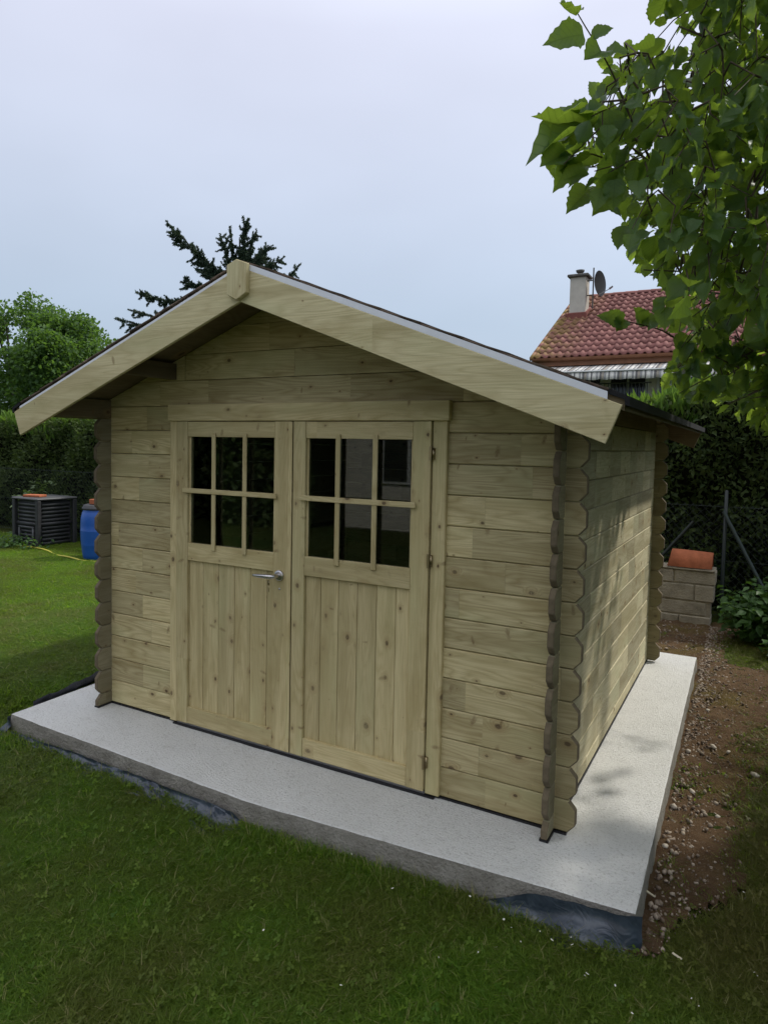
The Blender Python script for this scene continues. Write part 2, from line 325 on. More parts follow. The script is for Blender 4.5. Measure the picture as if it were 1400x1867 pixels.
for n_ in [q for q in t.nodes if q.type == 'BSDF_PRINCIPLED']:
    src = n_.inputs['Base Color'].links[0].from_socket; xz_ = N(t, 'ShaderNodeSeparateXYZ'); L(t, geo_pos(t), xz_.inputs[0])
    dry_ = mth(t, 'MULTIPLY', mapr(t, mth(t, 'ADD', xz_.outputs[0], mth(t, 'MULTIPLY', noise(t, geo_pos(t), 4, 3), .5)), .45, .85, 0, .8, True), mapr(t, xz_.outputs[1], -.9, -.2, 0, 1, True))
    src = mixc(t, dry_, src, (.095, .070, .028))      # trampled, dry strip beside the bare soil
    L(t, src, n_.inputs['Base Color']); L(t, mixc(t, mth(t, 'MULTIPLY', st_, .8), src, (.30, .26, .12)), n_.inputs['Base Color'])
simple('bark', (.075, .062, .048), .9, 0, .2, .4, 30, .6, 60)
simple('twig_bark', (.095, .075, .05), .8, 0, .2, .3, 40)

# ------------------------------------------------------------------ ground, soil, slab (the setting)
g = 600.0
bm = bmesh.new()
def sst(q): q = np.clip(q, 0, 1); return q * q * (3 - 2 * q)
def gh(x, y):
    x = np.asarray(x, float); y = np.asarray(y, float); inn = (x > -14) & (x < 6) & (y > -6) & (y < 6)
    return GZ + inn * .012 * np.sin(x * 1.3 + 1) * np.sin(y * 1.7) + .085 * sst((-2.98 - x) / .35) * sst((y + .42) / .45) * sst((x + 6.0) / 1.8) * sst((5 - y) / 1.5)
xs = [-g, -40, -14] + [(-14 + .1 * i) for i in range(1, 201)] + [40, g]; ys = [-g, -40, -6] + [(-6 + .1 * i) for i in range(1, 121)] + [40, g]
gr = [[bm.verts.new((x, y, float(gh(x, y)))) for x in xs] for y in ys]
for j in range(len(ys) - 1):
    for i in range(len(xs) - 1): bm.faces.new((gr[j][i], gr[j][i + 1], gr[j + 1][i + 1], gr[j + 1][i]))
me = bpy.data.meshes.new('ground'); bm.to_mesh(me); bm.free(); tag(mesh_obj('ground', me, None, [M['lawn']]), 'mown lawn ground round the shed and slab', kind='structure')

SLAB = [(-3.03, -.42), (-1.27, -.475), (.318, -.36), (.29, 1.3), (.262, 2.98), (-3.15, 3.0)]
def slab_dist_in(x, y):
    """signed distance to the slab outline, positive outside (approximate, convex polygon)"""
    d = np.full(np.shape(x), -9.0)
    for i in range(len(SLAB)):
        a = np.array(SLAB[i]); q = np.array(SLAB[(i + 1) % len(SLAB)]); e = q - a; n = np.array([e[1], -e[0]]) / np.linalg.norm(e)
        d = np.maximum(d, (x - a[0]) * n[0] + (y - a[1]) * n[1])
    return d
bm = bmesh.new(); ring = []
for i in range(len(SLAB)):
    a = np.array(SLAB[i]); q = np.array(SLAB[(i + 1) % len(SLAB)]); n = max(2, int(np.linalg.norm(q - a) / .03)); ring += [a + (q - a) * k / n for k in range(n)]
nz = rng.normal(size=(len(ring), 2)); nz = (nz + np.roll(nz, 1, 0) + np.roll(nz, -1, 0)) / 3
cen = np.array([-1.4, 1.3])
def lay(z, inset, amp):
    r = []
    for p_, j in zip(ring, nz):
        d = (p_ - cen) / np.linalg.norm(p_ - cen); r.append(bm.verts.new((*(p_ - d * inset + j * amp), z + (j[0] * .0015 if inset > 0 else 0))))
    return r
top = lay(-.009, .010, .0010); l1 = lay(-.012, .003, .0012); l2 = lay(-.03, .0, .0015); l3 = lay(-.075, -.003, .003); l4 = lay(-.20, -.002, .006)
f = bm.faces.new(top)
for a, q in ((top, l1), (l1, l2), (l2, l3), (l3, l4)):
    for i in range(len(ring)):
        j = (i + 1) % len(ring); ff = bm.faces.new((a[i], q[i], q[j], a[j])); ff.material_index = 0 if a is top else 1
bmesh.ops.recalc_face_normals(bm, faces=bm.faces)
me = bpy.data.meshes.new('concrete_slab'); bm.to_mesh(me); bm.free(); tag(mesh_obj('concrete_slab', me, None, [M['slab'], M['slabside']]), 'pale fresh concrete slab under the shed', kind='structure')

def soil_w(x, y):
    """1 on bare soil along the right of the slab, 0 on grass"""
    e = .335 + .055 * np.sin(y * 2.1) + .05 * np.sin(y * 5.3 + 1) + .03 * np.sin(y * 11)
    right = np.where(y < .5, .14 + .24 * np.clip((y + .5), 0, 1), np.where(y < 3.2, .38 + .30 * np.clip((y - .5) / 1.5, 0, 1), .9))
    return ((x > .22) & (x < e + right * .75) & (y > -.42) & (y < 3.3)) | ((y >= 3.0) & (y < 4.75) & (x > -3.6) & (x < .55 + .12 * np.sin(y * 3)))
sx = np.arange(-3.8, 1.15, .03); sy = np.arange(-.5, 4.95, .03); X, Y = np.meshgrid(sx, sy)
mask = soil_w(X, Y)
hz = GZ + .010 + .018 * (np.sin(X * 37 + np.sin(Y * 23) * 2) * np.sin(Y * 31 + np.cos(X * 19) * 2)) * .5 + rng.normal(size=X.shape) * .006
hz = hz + .010
idx = -np.ones(X.shape, int); cells = mask[:-1, :-1] & mask[1:, :-1] & mask[:-1, 1:] & mask[1:, 1:]
V = np.stack([X, Y, hz], -1).reshape(-1, 3); ids = np.arange(V.shape[0]).reshape(X.shape)
Fq = np.stack([ids[:-1, :-1], ids[:-1, 1:], ids[1:, 1:], ids[1:, :-1]], -1)[cells]
used = np.unique(Fq); rm = -np.ones(len(V), int); rm[used] = np.arange(len(used))
tag(mesh_obj('soil', fast_mesh('soil', V[used], rm[Fq], True), None, [M['soil']]), 'strip of bare brown soil along the slab', kind='structure')

# ------------------------------------------------------------------ the shed
H = .135; XL, XR, D = -2.7, -.069, 2.67          # course height, side wall centre lines, depth
RX, RZ, SL = -1.385, 2.305, .384                 # ridge x, underside of roof at ridge, slope
def zu(x): return RZ - SL * abs(x - RX)
shed = tag(empty('shed', (0, 0, 0)), 'pale green treated pine garden shed with double glazed doors on a concrete slab', 'shed')
cN, cH = .031, .034; gp = .0013
def ends(x0, x1, z0, z1, el=True, er=True, half=False):
    p = []
    if half: return [(x0, z0), (x1, z0), (x1, (z0 + z1) / 2), (x1 - cN, z1), (x0 + cN, z1), (x0, (z0 + z1) / 2)]
    p += [(x0 + cN, z0)] if el else [(x0, z0)]
    p += [(x1 - cN, z0), (x1, z0 + cH), (x1, z1 - cH), (x1 - cN, z1)] if er else [(x1, z0), (x1, z1)]
    p += [(x0 + cN, z1), (x0, z1 - cH), (x0, z0 + cH)] if el else [(x0, z1)]
    return p
XO0, XO1 = XL - .100, .031                        # outer tips of the front and back logs
for k in range(13):
    z0, z1 = k * H + gp, (k + 1) * H - gp; j = lambda: rng.uniform(-.0012, .0012)
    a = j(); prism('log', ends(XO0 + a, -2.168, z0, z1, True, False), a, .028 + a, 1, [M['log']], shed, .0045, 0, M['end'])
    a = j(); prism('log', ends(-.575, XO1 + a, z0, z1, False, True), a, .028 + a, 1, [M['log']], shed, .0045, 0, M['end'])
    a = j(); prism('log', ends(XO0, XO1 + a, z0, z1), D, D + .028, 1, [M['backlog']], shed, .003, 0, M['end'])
k = 13
while k * H < zu(RX) - .02:                       # gable boards cut to the roof slope
    z0, z1 = k * H + gp, min((k + 1) * H - gp, zu(RX) - .003)
    hw0 = (RZ - .004 - z0) / SL; hw1 = max((RZ - .004 - z1) / SL, .02); hw0 = min(hw0, 1.36); hw1 = min(hw1, 1.36)
    pts = [(RX - hw0, z0), (RX + hw0, z0), (RX + hw0, min(z1, RZ - .004 - SL * hw0) if hw0 == 1.36 else z0 + .001), (RX + hw1, z1), (RX - hw1, z1), (RX - hw0, min(z1, RZ - .004 - SL * hw0) if hw0 == 1.36 else z0 + .001)]
    for y in (0, D): prism('gable_board', pts, y, y + .028, 1, [M['log']], shed, .002, 0)
    k += 1
box('wall_backing', -2.168, -.575, .012, .026, 1.60, 1.7549, [M['plate']], shed)
for sx_, xc in ((-1, XL), (1, XR)):
    for k in range(13):
        z0, z1 = ((k - .5) * H + gp, (k + .5) * H - gp) if k else (0, H / 2 - gp)
        a = rng.uniform(-.002, .002)
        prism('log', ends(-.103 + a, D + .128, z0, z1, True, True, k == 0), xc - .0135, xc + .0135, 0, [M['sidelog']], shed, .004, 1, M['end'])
    prism('wall_plate', [(-.395, 12.5 * H + gp), (3.055, 12.5 * H + gp), (3.055, zu(xc) - .008), (-.395, zu(xc) - .008)], xc - .0135, xc + .0135, 0, [M['plate']], shed, .002, 1, M['end'])
for xp in (-2.19, -.58):
    box('purlin', xp - .024, xp + .024, -.395, 3.055, 1.897, zu(xp) - .013, [M['deck']], shed, .003, 1, M['end'])
box('ridge_beam', RX - .024, RX + .024, -.385, 3.045, 2.175, RZ - .012, [M['deck']], shed, .003, 1, M['end'])
for x0, x1, y0, y1 in ((XO0 + .03, -2.14, -.004, .034), (-.60, XO1 - .035, -.004, .034), (XL - .018, XL + .018, -.101, 2.79), (XR - .018, XR + .018, -.101, 2.79), (XL, XR, D - .003, D + .033), (-2.16, -.58, -.03, .03)):
    box('damp_strip', x0, x1, y0, y1, -.0105, -.0006, [M['damp_membrane']], shed, 0)
# roof: deck, felt, fascia, metal edge, ridge block
for s in (-1, 1):
    def sl(d, dz): return (RX + s * d, RZ - SL * d + dz)
    e_ = 1.605
    prism('roof_deck', [sl(0, 0), sl(e_, 0), sl(e_, .036), sl(0, .036)], -.392, 3.072, 1, [M['deck']], shed, 0, 1)
    # felt in overlapping strips, slightly uneven front edge
    n = 9; sp_ = Soup()
    for i in range(n):
        d0, d1 = 1.55 * i / n - (.03 if i else 0), 1.55 * (i + 1) / n + .004
        y0 = -.402 + rng.uniform(-.003, .003); h0 = .041; h1 = .041 + .011
        p = [(*sl(max(d0, 0), h0),), (*sl(d1, h0 + .004),), (*sl(d1, h1 + .004),), (*sl(max(d0, 0), h1 - .003),)]
        v = [(q[0], y, q[1]) for y in (y0, 3.09) for q in p]
        sp_.add(v, [(0, 1, 2, 3), (7, 6, 5, 4), (0, 4, 5, 1), (1, 5, 6, 2), (2, 6, 7, 3), (3, 7, 4, 0)], rng.random())
    sp_.obj('roofing_felt', [M['roofing_felt']], shed)
    prism('eave_strip', [sl(1.555, .055), sl(1.622, .052), sl(1.622, .020), sl(1.6065, .020), sl(1.6065, .0365), sl(1.555, .0365)], -.4055, 3.085, 1, [M['felt_edge']], shed, 0, 1)
    for yf, dy in ((-.41, .018), (3.074, .018)):
        w = .137; ct = 1 / math.sqrt(1 + SL * SL); st = SL * ct; e2 = 1.60
        tz = .017
        top0, top1 = sl(0.0, tz), sl(e2, tz)
        bot1 = (top1[0] - s * st * w, top1[1] - ct * w); bot0 = (RX, top0[1] - w / ct)
        fm = M['fascia'] if yf < 0 else M['deck']; prism('fascia_board', [top0, top1, bot1, bot0], yf, yf + dy, 1, [fm], shed, .002, 0, fm)
    hd2 = .0435 if s > 0 else .029; me_ = [sl(.05, .0175), sl(1.552, .0175), sl(1.552, hd2), sl(.05, hd2)]
    prism('drip_edge', me_, -.4088, -.4060, 1, [M['white_metal']], shed, 0, 0)
for yf in (-.436, 3.0925):
    zt = RZ + .047; w = .054
    prism('ridge_block', [(RX - w, zt - SL * w), (RX, zt), (RX + w, zt - SL * w), (RX + w, 2.205), (RX, 2.178), (RX - w, 2.205)], yf, yf + .0255, 1, [M['fascia']], shed, .0025, 2)

# double door
JF = -.012
box('door_frame', -2.192, -2.140, -.022, .03, .004, 1.672, [M['door']], shed, .003, 2)
box('door_frame', -.627, -.560, -.020, .03, .004, 1.672, [M['door']], shed, .003, 2)
box('door_lintel', -2.196, -.546, -.038, -.003, 1.672, 1.760, [M['door']], shed, .003, 0)
box('threshold', -2.14, -.63, -.016, .03, -.0085, .010, [M['zinc']], shed, .001, 0)
def leaf_door(name, x0, x1, g0, g1, bars, planks, label):
    d = empty(name, (0, 0, 0), shed); d['label'] = label
    zt, zb = 1.669, .014; F, Bk = -.030, .006; W_ = [M['door']]
    box('stile', x0, g0, F, Bk, zb, zt, W_, d, .002, 2); box('stile', g1, x1, F, Bk, zb, zt, W_, d, .002, 2)
    e = .0012
    box('rail', g0 + e, g1 - e, F + .002, Bk, 1.588, zt - .001, W_, d, .002, 0)
    box('rail', g0 + e, g1 - e, F + .001, Bk, .920, 1.014, W_, d, .002, 0)
    box('rail', g0 + e, g1 - e, F + .002, Bk, zb + .001, .107, W_, d, .002, 0)
    ed = [g0] + planks + [g1]
    for a, q in zip(ed, ed[1:]): box('plank', a + .0011, q - .0011, -.013 + rng.uniform(-.001, .001), Bk, .100, .925, W_, d, .0022, 2)
    for xb in bars: box('glazing_bar', xb - .0125, xb + .0125, -.0395, -.0305, .988, 1.608, W_, d, .0018, 2) and None
    zb_ = 1.300
    box('glazing_bar', g0 - .024, g1 + .024, -.046, -.0397, zb_ - .0125, zb_ + .0125, W_, d, .0015, 0)
    box('glazing_bead', g0 + .0005, g0 + .012, -.0165, Bk, 1.0145, 1.5875, W_, d, .001, 2); box('glazing_bead', g1 - .012, g1 - .0005, -.0165, Bk, 1.0145, 1.5875, W_, d, .001, 2)
    gx = [g0 + .012] + bars + [g1 - .012]
    for a, q in zip(gx, gx[1:]):
        for c0, c1 in ((1.010, zb_), (zb_, 1.592)):
            me = fast_mesh('pane', [(a, -.012, c0), (q, -.012, c0), (q, -.012, c1), (a, -.012, c1), (a, -.008, c0), (q, -.008, c0), (q, -.008, c1), (a, -.008, c1)], [(0, 1, 2, 3), (7, 6, 5, 4)])
            mesh_obj('pane', me, d, [M['glass']])
    return d
dl = leaf_door('door', -2.138, -1.3735, -2.056, -1.476, [-1.866, -1.659], [-1.956, -1.848, -1.739, -1.633, -1.527], 'left door leaf with steel lever handle')
dr = leaf_door('door', -1.3625, -.632, -1.290, -.718, [-1.102, -.9035], [-1.201, -1.101, -.997, -.895, -.795], 'right door leaf hinged beside the log wall')
box('cover_strip', -1.389, -1.366, -.0345, -.0302, .016, 1.667, [M['door']], dl, .002, 2)
# handle with rosette, neck, tapered lever; cylinder escutcheon and key
sp_ = Soup(); hx, hz_ = -1.435, .905
th = np.linspace(0, 2 * math.pi, 25)[:-1]
def disc(s, x, z, y0, y1, r, k=24):
    a = np.arange(k) / k * 2 * math.pi
    prof = [(r, y0), (r, y1 + .003), (r * .9, y1), (r * .5, y1 - .001), (.0004, y1 - .0015)]
    V = np.concatenate([np.stack([x + q * np.cos(a), np.full(k, y), z + q * np.sin(a)], 1) for q, y in prof]); Fc = []
    for i in range(len(prof) - 1): Fc += [(i * k + j, i * k + (j + 1) % k, (i + 1) * k + (j + 1) % k, (i + 1) * k + j) for j in range(k)]
    s.add(V, Fc)
disc(sp_, hx, hz_, -.030, -.042, .027)
sp_.tube([(hx, -.038, hz_), (hx, -.060, hz_), (hx - .004, -.078, hz_), (hx - .018, -.088, hz_), (hx - .05, -.090, hz_ - .001), (hx - .09, -.088, hz_ - .003), (hx - .125, -.084, hz_ - .004), (hx - .132, -.083, hz_ - .004)], [.011, .0105, .011, .0115, .0115, .010, .007, .001], 12)
disc(sp_, hx + .0, hz_ - .068, -.030, -.0335, .006, 12)
hd = sp_.obj('handle', [M['satin_steel']], dl, True)
sp_ = Soup(); sp_.cube((hx - .035, -.074, hz_ - .035), (.010, .003, .024)); sp_.cube((hx - .035, -.074, hz_ - .062), (.0035, .002, .035)); sp_.tube([(hx - .02, -.084, hz_ - .012), (hx - .03, -.078, hz_ - .02), (hx - .035, -.075, hz_ - .026)], [.0012] * 3, 5)
sp_.obj('key', [M['brass_key']], dl)
for hz_ in (1.529, 1.058, .150):
    sp_ = Soup(); sp_.tube([(-.6295, -.0345, hz_ - .030), (-.6295, -.0345, hz_ + .030)], [.0062, .0062], 10); sp_.tube([(-.6295, -.0345, hz_ + .030), (-.6295, -.0345, hz_ + .036)], [.004, .002], 8)
    sp_.cube((-.620, -.0265, hz_), (.012, .012, .05)); sp_.obj('hinge', [M['brass_key']], dr)

# ------------------------------------------------------------------ plastic sheets round the slab
m, t, b, o = mat('plastic_sheet'); M['plastic'] = m
c = mixc(t, mapr(t, noise(t, geo_pos(t), 9, 4, .6), .4, .7), (.022, .032, .048), (.055, .072, .092)); c = mixc(t, mapr(t, noise(t, geo_pos(t), 25, 4, .7), .62, .74, 0, .45), c, (.20, .19, .17))
L(t, c, b.inputs['Base Color']); b.inputs['Roughness'].default_value = .32; b.inputs['Specular IOR Level'].default_value = .6
bump(t, b, noise(t, geo_pos(t), 14, 2, .5, 2.0), .35, .02)
m, t, b, o = mat('black_plastic_sheet'); M['black_plastic'] = m
c = mixc(t, noise(t, geo_pos(t), 9, 4, .6), (.03, .032, .042), (.10, .105, .13)); L(t, c, b.inputs['Base Color']); b.inputs['Roughness'].default_value = .3; bump(t, b, noise(t, geo_pos(t), 24, 3, .6, 1.5), .7, .02)
def sheet(name, path, outw, widths, zs, label, m, amp=.010, nv=10, seed=1):
    """crumpled sheet: runs along path, from the slab side (zs top) folding out to the ground"""
    r = np.random.default_rng(seed); path = np.asarray(path, float); seg = np.linalg.norm(np.diff(path, axis=0), axis=1); L_ = np.concatenate([[0], np.cumsum(seg)]); n = int(L_[-1] / .015)
    s = np.linspace(0, L_[-1], n); P = np.stack([np.interp(s, L_, path[:, i]) for i in range(2)], 1); wd = np.interp(s, L_, widths); zt = np.interp(s, L_, zs)
    tg = np.gradient(P, axis=0); tg /= np.linalg.norm(tg, axis=1)[:, None]; nr = np.stack([tg[:, 1], -tg[:, 0]], 1) * outw
    def wob(f, a, k): 
        ph = r.uniform(0, 6, 3); return a * (np.sin(s * f + ph[0] + k * 1.1) + .6 * np.sin(s * f * 2.3 + ph[1] - k * 1.7) + .4 * np.sin(s * f * 5.1 + ph[2] + k))
    V = []
    for k in range(nv):
        q = k / (nv - 1)
        drop = np.clip(q * 1.5, 0, 1); outd = .006 + wd * max(q - .28, 0) / .72
        z = zt + (gh(P[:, 0] + nr[:, 0] * .1, P[:, 1] + nr[:, 1] * .1) + .014 - zt) * drop
        w1 = wob(13, amp, k * .9); z = z + w1 * (.25 + 1.1 * q * (1.3 - q)) + wob(31, amp * .22, k * 1.6); outd = outd + wob(9, amp * 1.3, k * .35) * q + .006
        z = np.maximum(z, gh(P[:, 0], P[:, 1]) + .006)
        V.append(np.concatenate([P + nr * outd[:, None], z[:, None]], 1))
    V = np.concatenate(V); ids = np.arange(nv * n).reshape(nv, n)
    Fq = np.stack([ids[:-1, :-1], ids[:-1, 1:], ids[1:, 1:], ids[1:, :-1]], -1).reshape(-1, 4)
    me = fast_mesh(name, V, Fq, True); return tag(mesh_obj(name, me, None, [m]), label, 'plastic sheet', 'damp proof sheeting round the slab')
sheet('plastic_sheet', [(-3.0, -.432), (-2.4, -.45), (-1.9, -.468), (-1.33, -.49), (-1.24, -.485)], 1, [.03, .07, .10, .13, .02], [-.095, -.075, -.065, -.06, -.115], 'long grey blue plastic sheet crumpled along the front edge of the slab', M['plastic'], .009, 10, 3)
sheet('plastic_sheet', [(-.24, -.41), (-.02, -.393), (.16, -.385), (.30, -.372), (.335, -.36)], 1, [.01, .06, .10, .06, .04], [-.125, -.030, -.014, -.010, -.004], 'blue grey plastic sheet wrapped over the front right corner of the slab', M['plastic'], .009, 10, 5)
sheet('plastic_sheet', [(-3.06, -.25), (-3.10, .4), (-3.15, 1.4), (-3.17, 2.6)], -1, [.10, .20, .26, .26], [.0, .046, .048, .03], 'shiny black plastic sheet lying along the far left edge of the slab', M['black_plastic'], .013, 12, 8)
sheet('plastic_sheet', [(-3.00, -.43), (-3.045, -.425), (-3.06, -.36), (-3.065, -.28)], -1, [.06, .10, .09, .04], [-.045, -.03, -.03, -.04], 'small torn blue green plastic scrap at the front left corner of the slab', M['plastic'], .014, 9, 13)

# ------------------------------------------------------------------ neighbour's house beyond the hedge (facade parallel to the shed)
simple('render_wall', (.62, .58, .50), .9, 0, .2, .06, 3)
simple('fascia_wood', (.235, .105, .055), .6, 0, .3, .15, 5)
simple('chimney_render', (.52, .485, .42), .9, 0, .2, .10, 4)
simple('chimney_cap', (.12, .115, .105), .9, 0, .2, .3, 12)
simple('flashing', (.20, .065, .05), .7, 0, .3, .2, 8)
simple('dish_grey', (.10, .105, .115), .5, 0, .4, .1, 6)
simple('dark_glass', (.02, .022, .025), .1, 0, .6)
simple('window_white', (.62, .62, .60), .4)
m, t, b, o = mat('roof_tile'); M['tile'] = m; P = geo_pos(t)
k = mth(t, 'FRACT', mth(t, 'ADD', attr(t, 'tint').outputs['Fac'], N(t, 'ShaderNodeObjectInfo').outputs['Random']))
c = mixc(t, k, (.17, .068, .060), (.265, .115, .100))
xyz = N(t, 'ShaderNodeSeparateXYZ'); L(t, P, xyz.inputs[0])
c = mixc(t, mapr(t, noise(t, P, 12, 4, .6), .45, .8, 0, .4), c, (.27, .13, .10))
li = mth(t, 'MULTIPLY', mapr(t, xyz.outputs[0], -5.3, -3.9, 1, 0), mapr(t, noise(t, P, 3.2, 4, .7), .42, .58)); c = mixc(t, mth(t, 'MULTIPLY', li, .75), c, (.25, .20, .04))
L(t, c, b.inputs['Base Color']); b.inputs['Roughness'].default_value = .75; b.inputs['Specular IOR Level'].default_value = .2
HX0, HX1, HY0, HY1, EZ, RGZ = -5.15, 6.4, 16.9, 21.96, 4.12, 6.78
hs = (RGZ - EZ) / (HY1 - HY0)
house = tag(empty('house', (HX0, 17.4, GZ)), 'cream house with red tiled roof and striped awning beyond the hedge', 'house')
def hbox(name, x0, x1, y0, y1, z0, z1, mt, parent, bev=.005):
    ob = box(name, x0, x1, y0, y1, z0, z1, [mt], None, bev); ob.parent = parent
    w = Vector((0, 0, 0)); pp = parent
    while pp: w += pp.location; pp = pp.parent
    ob.location = -w; return ob
wl = hbox('wall', HX0 + .3, HX1 - .3, 17.42, 26.4, GZ, EZ - .12, M['render_wall'], house)
gp_ = prism('gable_wall', [(17.42, EZ - .14), (26.4, EZ - .14), (21.9, RGZ - .28)], HX0 + .3, HX0 + .5, 0, [M['render_wall']], None, .005, 1); gp_.parent = house; gp_.location = -house.location
roof = empty('roof', (0, 0, 0), house); roof.location = -house.location
rd = prism('roof_slope', [(HY0 + .02, EZ - .06), (HY1, RGZ - .06), (27.0, EZ - .06), (27.0, EZ - .16), (HY1, RGZ - .2), (HY0 + .02, EZ - .16)], HX0 + .04, HX1, 0, [M['flashing']], roof, 0, 0)
# double roman tiles: one shared mesh, a row every 0.40 m up the slope, a column every 0.21 m
ln = .40; cw = .21; ns = 9; nrow = 14; slope_len = math.hypot(HY1 - HY0, RGZ - EZ); ang = math.atan(hs)
xs_ = np.linspace(0, cw + .03, ns); prof = np.where(xs_ < .115, .052 * np.sin(np.pi * np.clip(xs_ / .115, 0, 1)) ** .8, -.004 + .012 * ((xs_ - .115) / .1) ** 2)
tv = []; 
for y, lift in ((0, .030), (ln + .05, .0)): tv += [(x, y, z + lift) for x, z in zip(xs_, prof)]
tv += [(x, 0, z + .030 - .018) for x, z in zip(xs_, prof)]
tf = [(i, i + 1, ns + i + 1, ns + i) for i in range(ns - 1)] + [(2 * ns + i, 2 * ns + i + 1, i + 1, i) for i in range(ns - 1)]
tv = np.array(tv); tme = fast_mesh('tile', tv, tf); tme.materials.append(M['tile'])
Rt = Matrix.Rotation(ang, 4, 'X'); ncol = int((HX1 - HX0) / cw); rest = Soup(); cnt = 0
for r in range(nrow):
    for c_ in range(ncol):
        s = r * slope_len / nrow; p0 = Vector((HX0 + c_ * cw, HY0 - .03 + s * math.cos(ang), EZ - .045 + s * math.sin(ang)))
        Mx = Matrix.Translation(p0) @ Rt @ Matrix.Rotation(rng.normal() * .008, 4, 'Z') @ Matrix.Rotation(rng.normal() * .006, 4, 'X')
        if r < 11 and c_ < 27 and cnt < 297:
            ob = bpy.data.objects.new('tile', tme); C.objects.link(ob); ob.parent = roof; ob.matrix_local = Mx; cnt += 1
        else:
            q = np.array(Mx); rest.add(tv @ q[:3, :3].T + q[:3, 3], tf, rng.random())
ob = rest.obj('remaining_tiles', [M['tile']], roof); ob['kind'] = 'stuff'
sp_ = Soup()
for i in range(30):
    x = HX0 + i * .40; th = np.linspace(0, math.pi, 8); w = .115; v = []
    for xx, rr in ((x, w + .012), (x + .43, w)): v += [(xx, HY1 - math.cos(a) * rr, RGZ - .045 + math.sin(a) * rr * .85) for a in th]
    sp_.add(v, [(j, j + 1, 9 + j, 8 + j) for j in range(7)], rng.random())
sp_.obj('ridge_tiles', [M['tile']], roof)
sp_ = Soup()
for i in range(13):
    s = i * slope_len / 13; q = rotz(0); a_ = Soup()
    sp_.cube((HX0 - .02, HY0 + (s + .2) * math.cos(ang), EZ - .03 + (s + .2) * math.sin(ang)), (.12, .46, .10), np.array([[1, 0, 0], [0, math.cos(ang), -math.sin(ang)], [0, math.sin(ang), math.cos(ang)]]), rng.random())
sp_.obj('verge_tiles', [M['tile']], roof)
# gutter and eave fascia
th = np.linspace(math.pi, 2 * math.pi, 8); v = []
for x in (HX0 + .02, HX1): v += [(x, HY0 - .10 + math.cos(a) * .07, EZ - .05 + math.sin(a) * .085) for a in th]
ob = mesh_obj('gutter', fast_mesh('gutter', v, [(j, j + 1, 9 + j, 8 + j) for j in range(7)], True), roof, [M['fascia_wood']])
ob = box('eave_fascia', HX0 + .03, HX1, HY0 - .022, HY0 + .02, EZ - .27, EZ - .06, [M['fascia_wood']], roof, .004)
ob = box('soffit', HX0 + .03, HX1, HY0 + .021, 17.42, EZ - .255, EZ - .23, [M['fascia_wood']], roof, 0)
# chimney (part of the roof): stack, cap, cowl are one mesh per look
chm = box('chimney', -4.91, -4.41, 19.95, 20.45, 5.5, 7.0, [M['chimney_render']], roof, .01)
sp_ = Soup()
chc = box('chimney_cap', -4.99, -4.33, 19.87, 20.53, 7.0, 7.09, [M['chimney_cap']], roof, .02)
sp_.tube([(-4.66, 20.2, 7.09), (-4.66, 20.2, 7.17)], [.09, .08], 12); sp_.tube([(-4.66, 20.2, 7.17), (-4.66, 20.2, 7.195), (-4.66, 20.2, 7.26), (-4.66, 20.2, 7.28)], [.05, .12, .14, .02], 12)
sp_.obj('chimney_cowl', [M['chimney_cap']], roof, True)
prism('flashing', [(19.88, 5.68), (20.52, 6.03), (20.52, 6.12), (19.88, 5.86)], -4.95, -4.37, 0, [M['flashing']], roof, .004, 1)
# windows below the awning
for wx, ww in ((-3.95, .62), (-3.10, .95), (-1.85, .95), (-.45, 1.1), (1.6, 1.2)):
    wd = empty('window', (0, 0, 0), house); wd.location = -house.location
    box('frame', wx - .05, wx + ww + .05, 17.385, 17.45, 2.0, 3.62, [M['window_white']], wd, .006)
    n = 2
    for i in range(n): box('pane', wx + i * ww / n + .03, wx + (i + 1) * ww / n - .03, 17.370, 17.384, 2.06, 3.56, [M['dark_glass']], wd, 0)
sp_ = Soup()
for i in range(24): sp_.tube([(-4.4 + i * .10, 17.18, 2.4), (-4.4 + i * .10, 17.18, 3.36)], [.012, .012], 5)
sp_.tube([(-4.45, 17.18, 3.36), (-2.0, 17.18, 3.36)], [.02, .02], 5); ob = sp_.obj('balcony_railing', [M['dish_grey']], house); ob.location = -house.location
